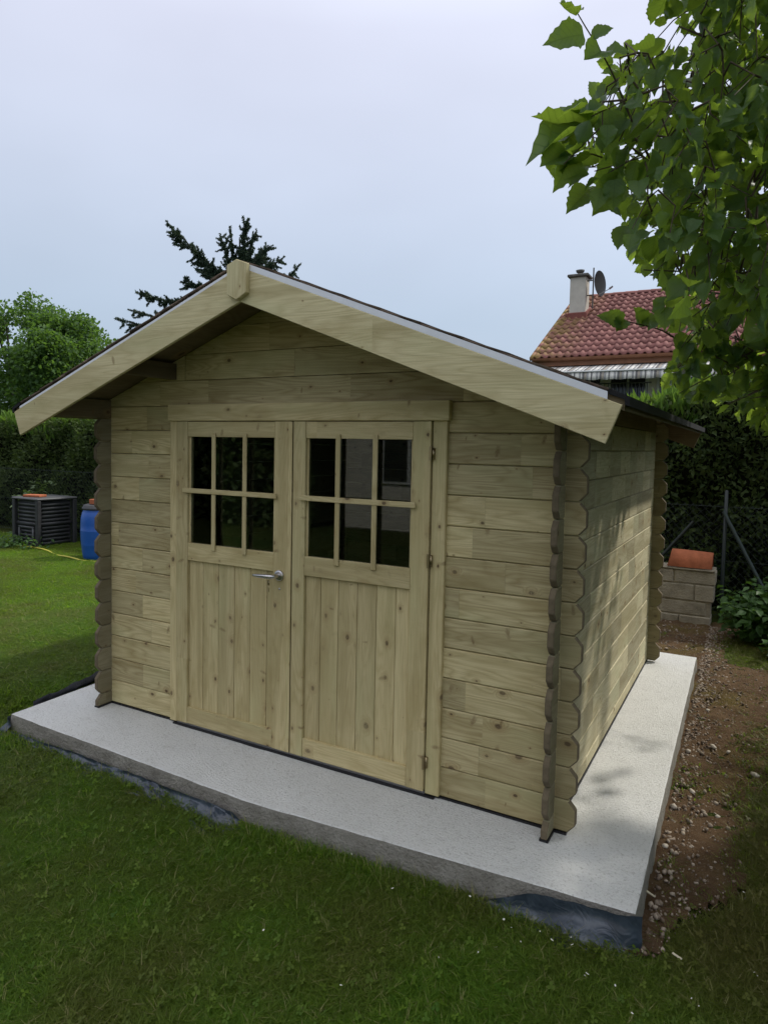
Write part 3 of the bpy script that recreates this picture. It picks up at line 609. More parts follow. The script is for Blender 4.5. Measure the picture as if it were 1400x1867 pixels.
# striped awning: separate stripes of cloth colour, sloping out from under the gutter, hanging valance
simple('awning_white', (.80, .77, .70), .9, 0, .1); simple('awning_grey', (.40, .39, .38), .9, 0, .1); simple('awning_dark', (.20, .19, .19), .9, 0, .1); simple('awning_sand', (.45, .40, .33), .9, 0, .1)
pat = [('awning_white', .10), ('awning_grey', .05), ('awning_white', .035), ('awning_dark', .05), ('awning_sand', .06), ('awning_grey', .05), ('awning_white', .06), ('awning_dark', .035)]
def awning(x0, x1, label):
    aw = empty('awning', (0, 0, 0), house); aw.location = -house.location; aw['label'] = label
    ms = ['awning_white', 'awning_grey', 'awning_dark', 'awning_sand']; V1 = []; F1 = []; I1 = []; V2 = []; F2 = []; I2 = []; x = x0; i = 0
    while x < x1:
        k_, w = pat[i % len(pat)]; xe = min(x + w, x1); n = len(V1); n2 = len(V2)
        V1 += [(x, 17.30, 3.93), (xe, 17.30, 3.93), (xe, 16.05, 3.60), (x, 16.05, 3.60)]; F1.append((n, n + 1, n + 2, n + 3)); I1.append(ms.index(k_))
        zb = 3.37 - .02 * abs(math.sin(x * 9)); V2 += [(x, 16.03, 3.57), (xe, 16.03, 3.57), (xe, 16.00 + .012 * math.sin(xe * 21), zb), (x, 16.00 + .012 * math.sin(x * 21), zb)]; F2.append((n2, n2 + 1, n2 + 2, n2 + 3)); I2.append(ms.index(k_))
        x = xe; i += 1
    for nm, V_, F_, I_ in (('awning_cloth', V1, F1, I1), ('valance', V2, F2, I2)):
        me = fast_mesh(nm, V_, F_); me.polygons.foreach_set('material_index', np.array(I_, np.int32)); ob = mesh_obj(nm, me, aw, [M[q] for q in ms])
        md = ob.modifiers.new('thickness', 'SOLIDIFY'); md.thickness = .004
    box('front_bar', x0 - .03, x1 + .03, 15.99, 16.06, 3.565, 3.605, [M['window_white']], aw, .01)
awning(-4.62, -1.35, 'striped awning run out under the gutter'); awning(-1.0, 2.2, 'second striped awning further right')
# satellite dish on its mast beside the chimney
dish = tag(empty('satellite_dish', (-4.2, 20.1, 6.25)), 'dark grey satellite dish on a mast beside the chimney', 'satellite dish')
sp_ = Soup(); sp_.tube([(-4.22, 20.1, 6.0), (-4.22, 20.1, 7.27)], [.022, .022], 8); sp_.tube([(-4.42, 20.1, 6.42), (-4.22, 20.1, 6.42)], [.02, .02], 6); sp_.tube([(-4.42, 20.1, 6.88), (-4.22, 20.1, 6.88)], [.02, .02], 6)
ob = sp_.obj('mast', [M['chimney_cap']], dish, True); ob.location = -dish.location
nv = 20; v = [(0, -.10, 0)]; fc = []
for r in range(1, 6):
    for j in range(nv): a = j / nv * 2 * math.pi; q = r / 5; v.append((.36 * q * math.cos(a), -.10 * (1 - q * q), .40 * q * math.sin(a)))
v = np.array(v); Fq = [(0, 0, 1 + j, 1 + (j + 1) % nv) for j in range(nv)]
bm = bmesh.new(); bv = [bm.verts.new(p_) for p_ in v]
for j in range(nv): bm.faces.new((bv[0], bv[1 + j], bv[1 + (j + 1) % nv]))
for r in range(4):
    for j in range(nv): a = 1 + r * nv + j; q = 1 + r * nv + (j + 1) % nv; bm.faces.new((bv[a], bv[a + nv], bv[q + nv], bv[q]))
me = bpy.data.meshes.new('reflector'); bm.to_mesh(me); bm.free()
for p_ in me.polygons: p_.use_smooth = True
ob = mesh_obj('reflector', me, dish, [M['dish_grey']]); ob.location = (.19, -.02, .51); ob.rotation_euler = (math.radians(-12), 0, math.radians(128))
sp_ = Soup(); sp_.tube([(-4.02, 20.08, 6.42), (-3.66, 19.95, 6.55)], [.012, .010], 6); sp_.tube([(-3.70, 19.96, 6.54), (-3.60, 19.93, 6.60)], [.035, .03], 8); ob = sp_.obj('feed_arm', [M['zinc']], dish); ob.location = -dish.location

# ------------------------------------------------------------------ things by the hedge on the left: compost bin, barrel, hose
simple('bin_plastic', (.030, .031, .033), .55, 0, .4, .25, 9)
simple('terracotta', (.36, .115, .055), .85, 0, .2, .18, 18, .3, 60)
cb = tag(empty('compost_bin', (-9.25, 4.25, GZ)), 'black louvred plastic compost bin in front of the hedge', 'compost bin')
cb.rotation_euler = (0, 0, math.radians(-3)); cbw, cbh = .62, .74
hw = cbw / 2
box('core', -hw + .035, hw - .035, -hw + .035, hw - .035, 0, cbh - .02, [M['bin_plastic']], cb, .004)
for sx_ in (-1, 1):
    for sy_ in (-1, 1): box('corner_post', sx_ * hw - .035, sx_ * hw + .035, sy_ * hw - .035, sy_ * hw + .035, 0, cbh - .005, [M['bin_plastic']], cb, .012)
simple('bin_slat', (.062, .064, .066), .5, 0, .4, .2, 9)
for sd_ in range(4):
    for i in range(11):
        if i == 5: continue
        z = .06 + i * .06; sm = Soup(); a = sd_ * math.pi / 2; R3 = rotz(a)
        if sd_ == 0 and i < 5: w = cbw - .30
        else: w = cbw - .15
        tl = np.array([[1, 0, 0], [0, math.cos(.5), -math.sin(.5)], [0, math.sin(.5), math.cos(.5)]])
        sm.cube(R3 @ np.array([0, -hw + .018, z]), (w, .012, .046), R3 @ tl); sm.obj('slat', [M['bin_slat']], cb)
    sm = Soup(); sm.cube(rotz(sd_ * math.pi / 2) @ np.array([0, -hw + .012, .365]), (cbw - .08, .03, .05), rotz(sd_ * math.pi / 2)); sm.obj('cross_rail', [M['bin_plastic']], cb)
sm = Soup()
for q in (-1, 1): sm.cube((q * .185, -hw - .002, .16), (.03, .03, .30))
sm.cube((0, -hw - .002, .31), (.40, .03, .03)); sm.cube((0, -hw - .002, .02), (.40, .03, .03)); sm.obj('hatch_frame', [M['bin_slat']], cb)
box('lid', -hw - .04, hw + .04, -hw - .04, hw + .04, cbh - .004, cbh + .03, [M['bin_slat']], cb, .012)
tp = tag(box('tile_shard', -.16, .14, -.09, .09, 0, .035, [M['terracotta']], None, .006), 'red clay tile shard lying on the compost bin lid', 'tile'); tp.location = (-9.30, 4.12, GZ + cbh + .031); tp.rotation_euler = (0, 0, .3)

simple('barrel_blue', (.012, .085, .36), .38, 0, .5, .12, 3)
bl = tag(empty('barrel', (-7.44, 3.80, GZ)), 'blue plastic barrel with black lid beside the shed corner', 'barrel')
def lathe(name, prof, mt, parent, k=40):
    a = np.arange(k) / k * 2 * math.pi; V = np.concatenate([np.stack([r * np.cos(a), r * np.sin(a), np.full(k, z)], 1) for r, z in prof]); Fc = []
    for i in range(len(prof) - 1): Fc += [(i * k + j, i * k + (j + 1) % k, (i + 1) * k + (j + 1) % k, (i + 1) * k + j) for j in range(k)]
    return mesh_obj(name, fast_mesh(name, V, Fc, True), parent, [mt])
lathe('body', [(.001, .0), (.185, .0), (.20, .015), (.215, .10), (.228, .215), (.230, .222), (.229, .23), (.236, .30), (.240, .42), (.240, .424), (.237, .43), (.236, .52), (.232, .60), (.215, .67), (.205, .69), (.205, .725)], M['barrel_blue'], bl)
lathe('lid', [(.214, .715), (.218, .72), (.218, .742), (.205, .748), (.200, .775), (.17, .785), (.001, .787)], M['bin_plastic'], bl)
br = tag(box('brick_piece', -.07, .07, -.05, .05, 0, .07, [M['terracotta']], None, .006), 'pinkish brick piece lying on the barrel lid', 'brick'); br.location = (-7.43, 3.74, GZ + .788)
simple('hose_yellow', (.50, .44, .06), .5, 0, .4)
hp = [(-11.6, 4.1), (-10.4, 3.92), (-9.6, 3.80), (-8.9, 3.80), (-8.45, 3.74), (-8.1, 3.62), (-7.8, 3.53), (-7.45, 3.50), (-7.1, 3.55), (-6.6, 3.7), (-5.9, 3.8)]
sp_ = Soup(); tt = np.linspace(0, 10, 90); px_ = np.interp(tt, range(11), [q[0] for q in hp]); py_ = np.interp(tt, range(11), [q[1] for q in hp])
for _ in range(3):
    px_[1:-1] = (px_[:-2] + px_[1:-1] + px_[2:]) / 3; py_[1:-1] = (py_[:-2] + py_[1:-1] + py_[2:]) / 3
sp_.tube(np.stack([px_, py_, gh(px_, py_) + .03 + .012 * np.sin(tt * 2.3)], 1), np.full(90, .0105), 7); tag(sp_.obj('garden_hose', [M['hose_yellow']], None, True), 'yellow garden hose lying on the grass in front of bin and barrel', 'hose')

# ------------------------------------------------------------------ chain link fence
simple('fence_green', (.009, .015, .013), .5, 0, .5, .2, 20); simple('fence_wire', (.03, .042, .038), .5, .2, .5)
simple('fence_brace', (.045, .062, .062), .5, .2, .5, .2, 20)
fn = tag(empty('chain_link_fence', (-6, 4.95, GZ)), 'dark green chain link fence with slim posts in front of the hedge', 'fence')
FY = 4.95; fh = 1.14; sp_ = Soup(); x0, x1 = -13.0, 4.0; st = .075
i = 0; xq = x0 - fh
while xq < x1:
    for s in (1, -1):
        a = np.array([xq, FY + .003 * s, GZ + .02]) if s > 0 else np.array([xq + fh, FY + .003 * s, GZ + .02]); q = a + np.array([s * fh, 0, fh])
        sp_.tube([a, q], [.0018, .0018], 3)
    xq += st
for z in (GZ + .05, GZ + .6, GZ + fh): sp_.tube([(x0, FY - .006, z), (x1, FY - .006, z)], [.0022, .0022], 4)
ob = sp_.obj('wire_mesh', [M['fence_wire']], fn); ob.location = -fn.location; ob['kind'] = 'stuff'
for x in (-13.2, -7.15, -5.1, -2.6, .34, 2.8):
    sp_ = Soup(); sp_.tube([(x, FY - .03, GZ - .1), (x, FY - .03, GZ + 1.30), (x, FY - .03, GZ + 1.31)], [.018, .018, .002], 8); ob = sp_.obj('post', [M['fence_green']], fn, True); ob.location = -fn.location
for a, q in (((.32, FY - .06, .97), (.82, FY - .10, .0)), ((.06, FY - .06, .85), (-.62, FY - .10, -.06))):
    sp_ = Soup(); sp_.tube([a, q], [.017, .017], 8); ob = sp_.obj('brace', [M['fence_brace'] if a[0] > .2 else M['fence_green']], fn, True); ob.location = -fn.location

# ------------------------------------------------------------------ low block wall with ridge tile
m, t, b, o = mat('concrete_block'); M['block'] = m; P = geo_pos(t)
c = mixc(t, mapr(t, noise(t, P, 6, 5, .7), .3, .7), (.27, .235, .17), (.45, .40, .31)); c = mixc(t, mapr(t, noise(t, P, 3.3, 4, .7), .5, .68, 0, .8), c, (.13, .115, .08))
L(t, c, b.inputs['Base Color']); b.inputs['Roughness'].default_value = .95; bump(t, b, noise(t, P, 70, 5, .7), .8, .02)
bw = tag(empty('block_wall', (-.3, 4.65, GZ)), 'low weathered concrete block wall beside the back corner of the shed', 'wall')
zc = GZ - .03; r_ = random.Random(4)
for row, (hgt, offs) in enumerate(((.125, .18), (.14, .0), (.165, .31), (.135, .12))):
    x = -1.45 + offs
    while x < .25:
        w = min(.42, .27 - .01 * row * -1 - x)
        if w > .06:
            ob = box('block', x + .004, x + w - .004, 4.55 + r_.uniform(-.006, .006), 4.78, zc + .005, zc + hgt - .004, [M['block']], None, .008); ob.parent = bw; ob.location = -bw.location
        x += .42
    zc += hgt
ob = box('mortar', -1.4, .262, 4.562, 4.77, GZ - .05, zc - .008, [M['block']], None, 0); ob.parent = bw; ob.location = -bw.location
ob = box('coping_slab', -1.5, .29, 4.54, 4.79, zc, zc + .018, [M['block']], None, .006); ob.parent = bw; ob.location = -bw.location
th = np.linspace(-.12, math.pi + .12, 11); v = []
for rr in (.115, .100):
    for xx, k in ((-.13, 1.0), (.02, .99), (.262, .93)): v += [(xx + .03 * math.sin(a) * (1 if xx < -.1 else 0), 4.65 - math.cos(a) * rr * k, zc + .026 + max(0, math.sin(a)) * rr * 1.4 * k) for a in th]
fc = []
for l in range(2):
    for s in range(2): fc += [((l * 3 + s) * 11 + j, (l * 3 + s) * 11 + j + 1, (l * 3 + s + 1) * 11 + j + 1, (l * 3 + s + 1) * 11 + j) for j in range(10)]
for s in (0, 2): fc += [(s * 11 + j, s * 11 + j + 1, (s + 3) * 11 + j + 1, (s + 3) * 11 + j) for j in range(10)]
tag(mesh_obj('ridge_tile', fast_mesh('ridge_tile', v, fc, True), None, [M['terracotta']]), 'orange clay ridge tile lying on the low block wall', 'roof tile')

# ------------------------------------------------------------------ foliage
LQ = np.array([(0, 0, 0), (.34, .45, .10), (0, 1, -.08), (-.34, .45, .10)]); LQF = [(0, 1, 2), (0, 2, 3)]
LN = np.array([(0, 0, 0), (.5, .3, .03), (0, 1, 0), (-.5, .3, .03)])
# hedge: an inner dark body with sprays over front and top, one thing
hd_ = tag(empty('hedge', (-4, 5.6, GZ)), 'long clipped dark conifer hedge with bright green tips behind the shed', 'hedge')
hx0, hx1 = -16.5, 5.5
def htop(x): return np.interp(x, [-16, -9, -1.3, -.6, .1, 5], [1.83, 1.93, 2.00, 2.06, 2.22, 2.30])
def hface(x, z): return 5.22 + .10 * np.sin(x * 1.9 + z * 2) + .07 * np.sin(x * 4.7 - z * 5.1) + .05 * np.sin(x * 9.3 + z * 7)
nf = 72000; x = rng.uniform(hx0, hx1, nf); z = rng.uniform(GZ, 1, nf) ; z = GZ + (htop(x) - GZ) * rng.random(nf) ** .85
y = hface(x, z) + np.abs(rng.normal(size=nf)) * .10 - .02 + np.clip((z - htop(x) + .2), 0, 1) * .4
P = np.stack([x, y, z], 1); tdir = rand_unit(nf) * .75 + np.array([0, -.55, .35]); 
sz = rng.uniform(.04, .10, nf)
me = leaf_mesh('foliage', LQ * np.array([.75, 1, 1]), LQF, P, frames(tdir, rand_unit(nf)), sz); ob = mesh_obj('foliage', me, hd_, [M['hedge_leaf']]); ob.location = -hd_.location; ob['kind'] = 'stuff'
nf = 26000; x = rng.uniform(hx0, hx1, nf); q = rng.random(nf); y = 5.25 + q * 1.0 + .05 * np.sin(x * 5); z = htop(x) + .05 * np.sin(x * 3.1 + q) + .045 * np.sin(x * 11 + q * 9) - rng.random(nf) ** 2 * .28 - np.where(q < .1, .10, 0)
tdir = rand_unit(nf) * .38 + np.array([0, -.2, 1.0]); me = leaf_mesh('tips', LQ * np.array([.5, 1.4, 1]), LQF, np.stack([x, y, z], 1), frames(tdir, rand_unit(nf)), rng.uniform(.07, .15, nf)); ob = mesh_obj('top_shoots', me, hd_, [M['hedge_tip']]); ob.location = -hd_.location; ob['kind'] = 'stuff'
bm = bmesh.new(); X_ = np.linspace(hx0, hx1, 120); rows = []
for zz in (0, .25, .5, .75, 1):
    rows.append([bm.verts.new((x, float(hface(x, GZ + zz * 2)) + .17, GZ + (htop(x) - .12 - GZ) * zz)) for x in X_])
rows.append([bm.verts.new((x, 6.25, htop(x) - .12)) for x in X_]); rows.append([bm.verts.new((x, 6.25, GZ)) for x in X_])
for a, q in zip(rows, rows[1:]):
    for i in range(len(X_) - 1): bm.faces.new((a[i], a[i + 1], q[i + 1], q[i]))
me = bpy.data.meshes.new('branches'); bm.to_mesh(me); bm.free(); simple('hedge_inside', (.012, .014, .008), 1, 0, 0, .5, 14); ob = mesh_obj('branches', me, hd_, [M['hedge_inside']]); ob.location = -hd_.location
sp_ = Soup()
for x in np.arange(hx0 + .3, hx1, .6): sp_.tube([(x, 5.65, GZ - .05), (x + .03, 5.65, 1.2)], [.04, .02], 6)
ob = sp_.obj('stems', [M['bark']], hd_); ob.location = -hd_.location; ob['kind'] = 'stuff'

# far bushy tree on the left: trunk, limbs, leaf clumps
def blob_tree(name, base, blobs, n, lsize, label, lm, th_=6.0):
    t_ = tag(empty(name, base), label, 'tree', None); b0 = np.array(base)
    cs = np.array([q[:3] for q in blobs]); rs = np.array([q[3] for q in blobs]); pr = rs ** 2; pr = pr / pr.sum()
    sp = Soup(); mid = cs.mean(0); mid[2] = b0[2] + (cs[:, 2].min() - b0[2]) * .6
    sp.tube([b0 - (0, 0, .1), b0 + (mid - b0) * .5 + (.1, .05, 0), mid], [.22, .17, .13], 9)
    for c0 in cs[:14]: sp.tube([mid, mid + (c0 - mid) * .5 + rand_unit(1)[0] * .25, c0], [.10, .06, .015], 6)
    ob = sp.obj('trunk', [M['bark']], t_, True); ob.location = -t_.location
    bi = rng.choice(len(cs), n, p=pr); d = rand_unit(n); rr = rng.random(n) ** .33
    # leaf clusters: shoots sticking out of each clump
    P = cs[bi] + d * (rs[bi] * (.55 + .5 * rr))[:, None] + rng.normal(size=(n, 3)) * .06
    tdir = d * .5 + rand_unit(n) * .8 + np.array([0, 0, -.25]); me = leaf_mesh('crown', LQ, LQF, P, frames(tdir, rand_unit(n) + np.array([0, 0, .8])), rng.uniform(.7, 1.3, n) * lsize)
    ob = mesh_obj('crown', me, t_, [lm]); ob.location = -t_.location; ob['kind'] = 'stuff'
    return t_
bl_ = []
r2 = np.random.default_rng(11)
for i in range(120):
    # clumps on an uneven dome whose right edge falls towards the shed roof
    u = r2.uniform(-1, 1); v = r2.uniform(-1, 1); x = -18.6 + u * 2.9; y = 10.2 + v * 1.6
    top_ = 5.45 - .95 * (max(0, u - .25) / .75) ** 1.6 - .5 * v * v + r2.uniform(-.35, .10); zz = GZ + 1.4 + (top_ - GZ - 1.4) * r2.random() ** .5
    bl_.append((x, y, zz, r2.uniform(.24, .48)))
for x, z_ in ((-17.0, 5.0), (-16.75, 4.85), (-17.6, 5.15), (-18.1, 5.3), (-16.35, 4.45), (-16.1, 4.25), (-17.3, 5.05), (-18.5, 5.55), (-15.95, 4.0)): bl_ += [(x, 10.3, z_ - .25, .17), (x + .04, 10.3, z_, .11), (x + .03, 10.3, z_ + .14, .08)]
blob_tree('bushy_tree', (-18.6, 10.3, GZ), bl_, 42000, .115, 'broad bright green leafy tree behind the hedge on the left', M['cherry_leaf'])

# spruce behind the roof: trunk, upswept limbs with hanging needle sprays
spr = tag(empty('spruce_tree', (-10.7, 10.8, GZ)), 'dark blue green spruce with one long sideways branch above the roof ridge', 'spruce tree')
sp_ = Soup(); ndl = []
def needles(path, w0, w1, dens):
    path = np.asarray(path, float); seg = np.linalg.norm(np.diff(path, axis=0), axis=1); L_ = np.concatenate([[0], np.cumsum(seg)]); n = int(L_[-1] * dens * 2.2)
    s = rng.uniform(0, L_[-1], n); P = np.stack([np.interp(s, L_, path[:, i]) for i in range(3)], 1); q = s / L_[-1]; tg = np.stack([np.interp(s, L_, np.gradient(path[:, i])) for i in range(3)], 1); tg /= np.linalg.norm(tg, axis=1)[:, None] + 1e-9
    d = rand_unit(n) + tg * .8 + np.array([0, 0, -.45]); d /= np.linalg.norm(d, axis=1)[:, None]
    ndl.append((P, d, (w0 + (w1 - w0) * q) * rng.uniform(.6, 1.5, n)))
def limb(a, q, sag, w0, w1, dens=150, r=.03, subs=0):
    a = np.array(a, float); q = np.array(q, float); tt = np.linspace(0, 1, 9)[:, None]; path = a + (q - a) * tt; path[:, 2] -= sag * np.sin(tt[:, 0] * math.pi); path += rng.normal(size=path.shape) * .02
    sp_.tube(path, np.linspace(r, .006, 9), 5); needles(path, w0 * .8, w1 * .8, dens)
    for i in range(int(subs * 2.6)):
        k = rng.uniform(.15, .95); p0 = a + (q - a) * k; p0[2] -= sag * math.sin(k * math.pi); d = (q - a) / np.linalg.norm(q - a) * .45 + rand_unit(1)[0] * .75 + np.array([0, 0, -.25]); ln_ = rng.uniform(.16, .44) * (1.25 - k * .65)
        e_ = p0 + d * ln_; sp_.tube([p0, e_], [.008, .003], 4); needles([p0, (p0 + e_) / 2 + (0, 0, -.02), e_], w0 * .62, w1 * .75, dens)
T = np.array([-10.72, 10.75, 0]); sp_.tube([T + (0, 0, GZ - .1), T + (0, 0, 3), T + (.0, 0, 5.6), T + (-.04, 0, 6.6)], [.17, .12, .05, .012], 8)
limb((-10.9, 10.65, 5.5), (-12.33, 9.8, 6.98), .10, .11, .05, 260, .035, 26)
limb((-10.75, 10.7, 5.4), (-10.55, 10.75, 6.95), 0, .11, .06, 230, .03, 20)
limb((-10.75, 10.7, 5.3), (-10.92, 10.6, 6.85), 0, .10, .06, 200, .02, 10)
limb((-10.8, 10.7, 5.4), (-11.15, 10.5, 6.68), 0, .10, .05, 200, .02, 12)
limb((-10.7, 10.7, 5.4), (-10.35, 10.9, 6.82), 0, .10, .05, 200, .02, 12)
limb((-10.7, 10.7, 5.5), (-9.75, 11.2, 6.12), .02, .10, .05, 230, .025, 18)
limb((-10.7, 10.7, 5.4), (-10.05, 11.0, 6.42), .0, .10, .05, 210, .025, 14)
limb((-10.7, 10.7, 5.3), (-11.6, 10.2, 5.95), .05, .12, .07, 230, .025, 16)
limb((-10.7, 10.7, 5.2), (-11.9, 10.0, 5.55), .10, .12, .07, 230, .025, 16)
limb((-10.7, 10.7, 4.9), (-12.85, 9.35, 5.20), .12, .11, .06, 230, .03, 20)
limb((-10.7, 10.7, 4.3), (-13.3, 9.1, 4.55), .15, .11, .06, 230, .03, 20)
limb((-10.7, 10.7, 4.5), (-13.05, 9.3, 4.80), .15, .10, .06, 200, .03, 14)
limb((-10.6, 10.8, 5.0), (-9.38, 11.4, 5.98), .20, .10, .05, 230, .02, 12)
for i in range(16):
    a = rng.uniform(0, 2 * math.pi); z_ = rng.uniform(5.0, 6.1); ln_ = rng.uniform(.35, .75); limb(T + (0, 0, z_), T + (math.cos(a) * ln_, math.sin(a) * ln_, z_ + rng.uniform(.05, .55)), .02, .11, .06, 210, .02, 12)
for i in range(34):
    z_ = rng.uniform(1.2, 5.3); a = rng.uniform(0, 2 * math.pi); ln_ = (6.3 - z_) * .55; limb(T + (0, 0, z_), T + (math.cos(a) * ln_, math.sin(a) * ln_, z_ + .1), .2, .12, .06, 120, .03, 8)
ob = sp_.obj('trunk', [M['bark']], spr, True); ob.location = -spr.location
P = np.concatenate([q[0] for q in ndl]); d = np.concatenate([q[1] for q in ndl]); w = np.concatenate([q[2] for q in ndl])
me = leaf_mesh('needles', LN * np.array([.42, 1, 1]), LQF, P, frames(d, rand_unit(len(P))), w); ob = mesh_obj('needles', me, spr, [M['spruce_needle']]); ob.location = -spr.location; ob['kind'] = 'stuff'

# ------------------------------------------------------------------ hazel: trunk off to the right, limbs reaching over the shed corner
def hazel_template(seed):
    """rounded toothed leaf, y along the midrib, folded and curled; triangles fan from a 3-point midrib"""
    r = np.random.default_rng(seed); n = 15; th = np.linspace(0, 1, n); rim = []
    lobe = r.uniform(.9, 1.05)
    for s in (1, -1):
        for i, q in enumerate(th[1:-1]):
            wdt = .47 * lobe * math.sin(math.pi * q ** .80) ** .72 * (1 - .18 * q); yy = -.06 * math.sin(math.pi * min(1, q * 2.2)) * (q < .45) + q; jag = (.022 if i % 2 else -.018) * (1 + r.normal() * .4); rim.append((s * (wdt + jag), yy + .012 * (i % 2)))
    half = n - 2; mid = [(0, .0), (0, .35), (0, .7), (0, 1.06)]
    pts = mid + rim; fold = r.uniform(.15, .75); curl = r.uniform(.2, .95) * r.choice([-1, 1], p=[.3, .7]); tw = r.uniform(-.4, .4); wv = r.uniform(.03, .085); ph = r.uniform(0, 6)
    V = []
    for x, y in pts:
        z = abs(x) * fold - curl * y * y * .5 + tw * x * y + wv * math.sin(y * 11 + ph) * (abs(x) / .4) - .35 * curl * x * x
        V.append((x * (1 - .10 * fold), y, z))
    F = []
    for s in range(2):
        o = 4 + s * half; chain = [0] + [o + i for i in range(half)] + [3]
        for a, q in zip(chain, chain[1:]):
            ya = pts[a][1]; m_ = 1 if ya < .42 else 2
            tri = (m_, a, q); F.append(tri if s == 0 else (m_, q, a))
        kk = [i for i in range(half) if pts[o + i][1] < .42]; j = o + (kk[-1] + 1 if kk else 0)
        F.append((1, j, 2) if s == 0 else (1, 2, j))
    F = [f if True else f for f in F]
    return np.array(V), np.array(F), np.array([(x, y, 0) for x, y in pts])
HT = [hazel_template(i) for i in range(7)]
hz_me = []
for V_, F_, U_ in HT:
    me = fast_mesh('leaf', V_, F_, True); me.materials.append(M['hazel_leaf']); set_attr(me, 'leafuv', 'FLOAT_VECTOR', U_); hz_me.append(me)
def inpoly(px, py, poly):
    r = np.zeros(len(px), bool); j = len(poly) - 1
    for i in range(len(poly)):
        xi, yi = poly[i]; xj, yj = poly[j]; c = ((yi > py) != (yj > py)) & (px < (xj - xi) * (py - yi) / (yj - yi + 1e-9) + xi); r ^= c; j = i
    return r
HPI = [(1560, -420), (1190, -420), (1190, -30), (1215, 55), (1275, 85), (1230, 105), (1165, 95), (1120, 110), (1095, 160), (1100, 200), (1060, 228), (1010, 255), (1020, 300), (1070, 330), (1090, 360), (1140, 375), (1175, 410), (1140, 440), (1165, 470), (1150, 490), (1200, 505), (1250, 550), (1215, 590), (1195, 600), (1240, 645), (1220, 690), (1260, 720), (1310, 735), (1350, 765), (1400, 785), (1560, 820)]
HP = [(1560, -420), (1185, -420), (1180, -30), (1205, 35), (1275, 70), (1225, 95), (1170, 75), (1130, 55), (1085, 30), (1030, 25), (1010, 65), (1045, 105), (1075, 150), (1085, 190), (1045, 215), (985, 240), (1000, 300), (1055, 330), (1060, 365), (1110, 365), (1150, 400), (1115, 430), (1150, 455), (1135, 490), (1195, 500), (1235, 545), (1170, 560), (1120, 575), (1180, 600), (1225, 640), (1205, 690), (1245, 730), (1300, 735), (1330, 760), (1375, 780), (1420, 800), (1560, 830)]
hz = tag(empty('hazel_tree', (2.75, 1.15, GZ)), 'big leafy hazel tree with hanging branches reaching in from the right', 'tree')
TR = np.array([2.75, 1.15, GZ])
limbs = [
    [TR, (2.6, 1.0, 1.2), (2.2, .7, 2.3), (1.5, .35, 2.95), (.8, .0, 3.15), (.25, -.25, 3.12)],
    [TR + (.1, .1, 0), (2.7, 1.2, 1.3), (2.4, 1.3, 2.2), (1.7, 1.2, 2.6), (1.0, .9, 2.5), (.5, .55, 2.35)],
    [TR + (.05, -.1, 0), (2.6, .8, 1.4), (2.2, .6, 2.0), (1.6, .6, 2.25), (1.05, .7, 2.05), (.75, .75, 1.8)],
    [TR + (.1, .0, 0), (2.9, .9, 1.6), (2.6, .2, 2.8), (1.9, -.5, 3.5), (1.2, -1.1, 3.7), (.4, -1.6, 3.75)],
    [TR + (.1, .15, 0), (3.0, 1.5, 1.5), (2.8, 2.0, 2.8), (2.3, 2.3, 3.6), (1.6, 2.2, 3.9)],
    [TR + (.0, .05, 0), (2.8, 1.2, 1.6), (2.5, 1.0, 3.0), (1.9, .8, 3.9), (1.3, .5, 4.3)],
    [TR + (.15, .1, 0), (2.4, 1.6, .8), (1.8, 2.0, 1.4), (1.5, 2.4, 1.7)],
    [TR + (.05, -.2, 0), (2.3, .4, .7), (1.8, -.3, 1.1), (1.5, -.9, 1.4)],
    [TR + (.1, .0, 0), (2.3, 1.4, 1.6), (2.0, 1.7, 2.6), (1.7, 1.7, 3.4)],
    [TR + (.12, -.1, 0), (3.1, .5, 1.8), (3.1, -.6, 3.0), (2.6, -1.6, 3.6), (2.0, -2.4, 3.7), (1.2, -3.1, 3.7)],
]
def smooth(path, n=24):
    path = np.array(path, float); s = np.concatenate([[0], np.cumsum(np.linalg.norm(np.diff(path, axis=0), axis=1))]); q = np.linspace(0, s[-1], n); p = np.stack([np.interp(q, s, path[:, i]) for i in range(3)], 1)
    for _ in range(3): p[1:-1] = (p[:-2] + 2 * p[1:-1] + p[2:]) / 4
    return p
sp_ = Soup(); LP = []
for i, l in enumerate(limbs):
    p = smooth(l); sp_.tube(p, np.linspace(.055, .007, len(p)), 7); LP.append(p[6:])
LP = np.concatenate(LP)
# cluster centres: in the part of the crown the photo shows, and in unseen crown added beyond the frame to shade slab, lawn and log ends
nc = 1350; pxs = rng.uniform(940, 1560, nc * 3); pys = rng.uniform(-420, 830, nc * 3); ok = inpoly(pxs, pys, HPI); pxs, pys = pxs[ok][:nc], pys[ok][:nc]
airy = np.sin(pxs * .031 + 1.3) * np.sin(pys * .027 + .4) + np.sin(pxs * .071 + pys * .05); kp = rng.random(len(pxs)) < np.where(pys > 480, np.clip(.50 + .30 * airy, .12, .9), np.clip(.72 + .22 * airy, .3, 1.0)) + np.where(pxs > 1250, .45, 0); pxs, pys = pxs[kp], pys[kp]
near = np.clip((1180 - pxs) / 200, 0, 1); dp = 2.25 + rng.random(len(pxs)) ** 1.2 * 1.9 * (1 - near * .6); dp = np.where(pys > 560, np.maximum(dp, 2.9) + .1, dp)
cl = np.stack([CAM + ray(x, y) * d for x, y, d in zip(pxs, pys, dp)])
nv_ = 2100; q = rand_unit(nv_) * (rng.random(nv_) ** .33)[:, None]; nv_ = 3300; q = rand_unit(nv_) * (rng.random(nv_) ** .33)[:, None]; grp = np.arange(nv_)[:, None]
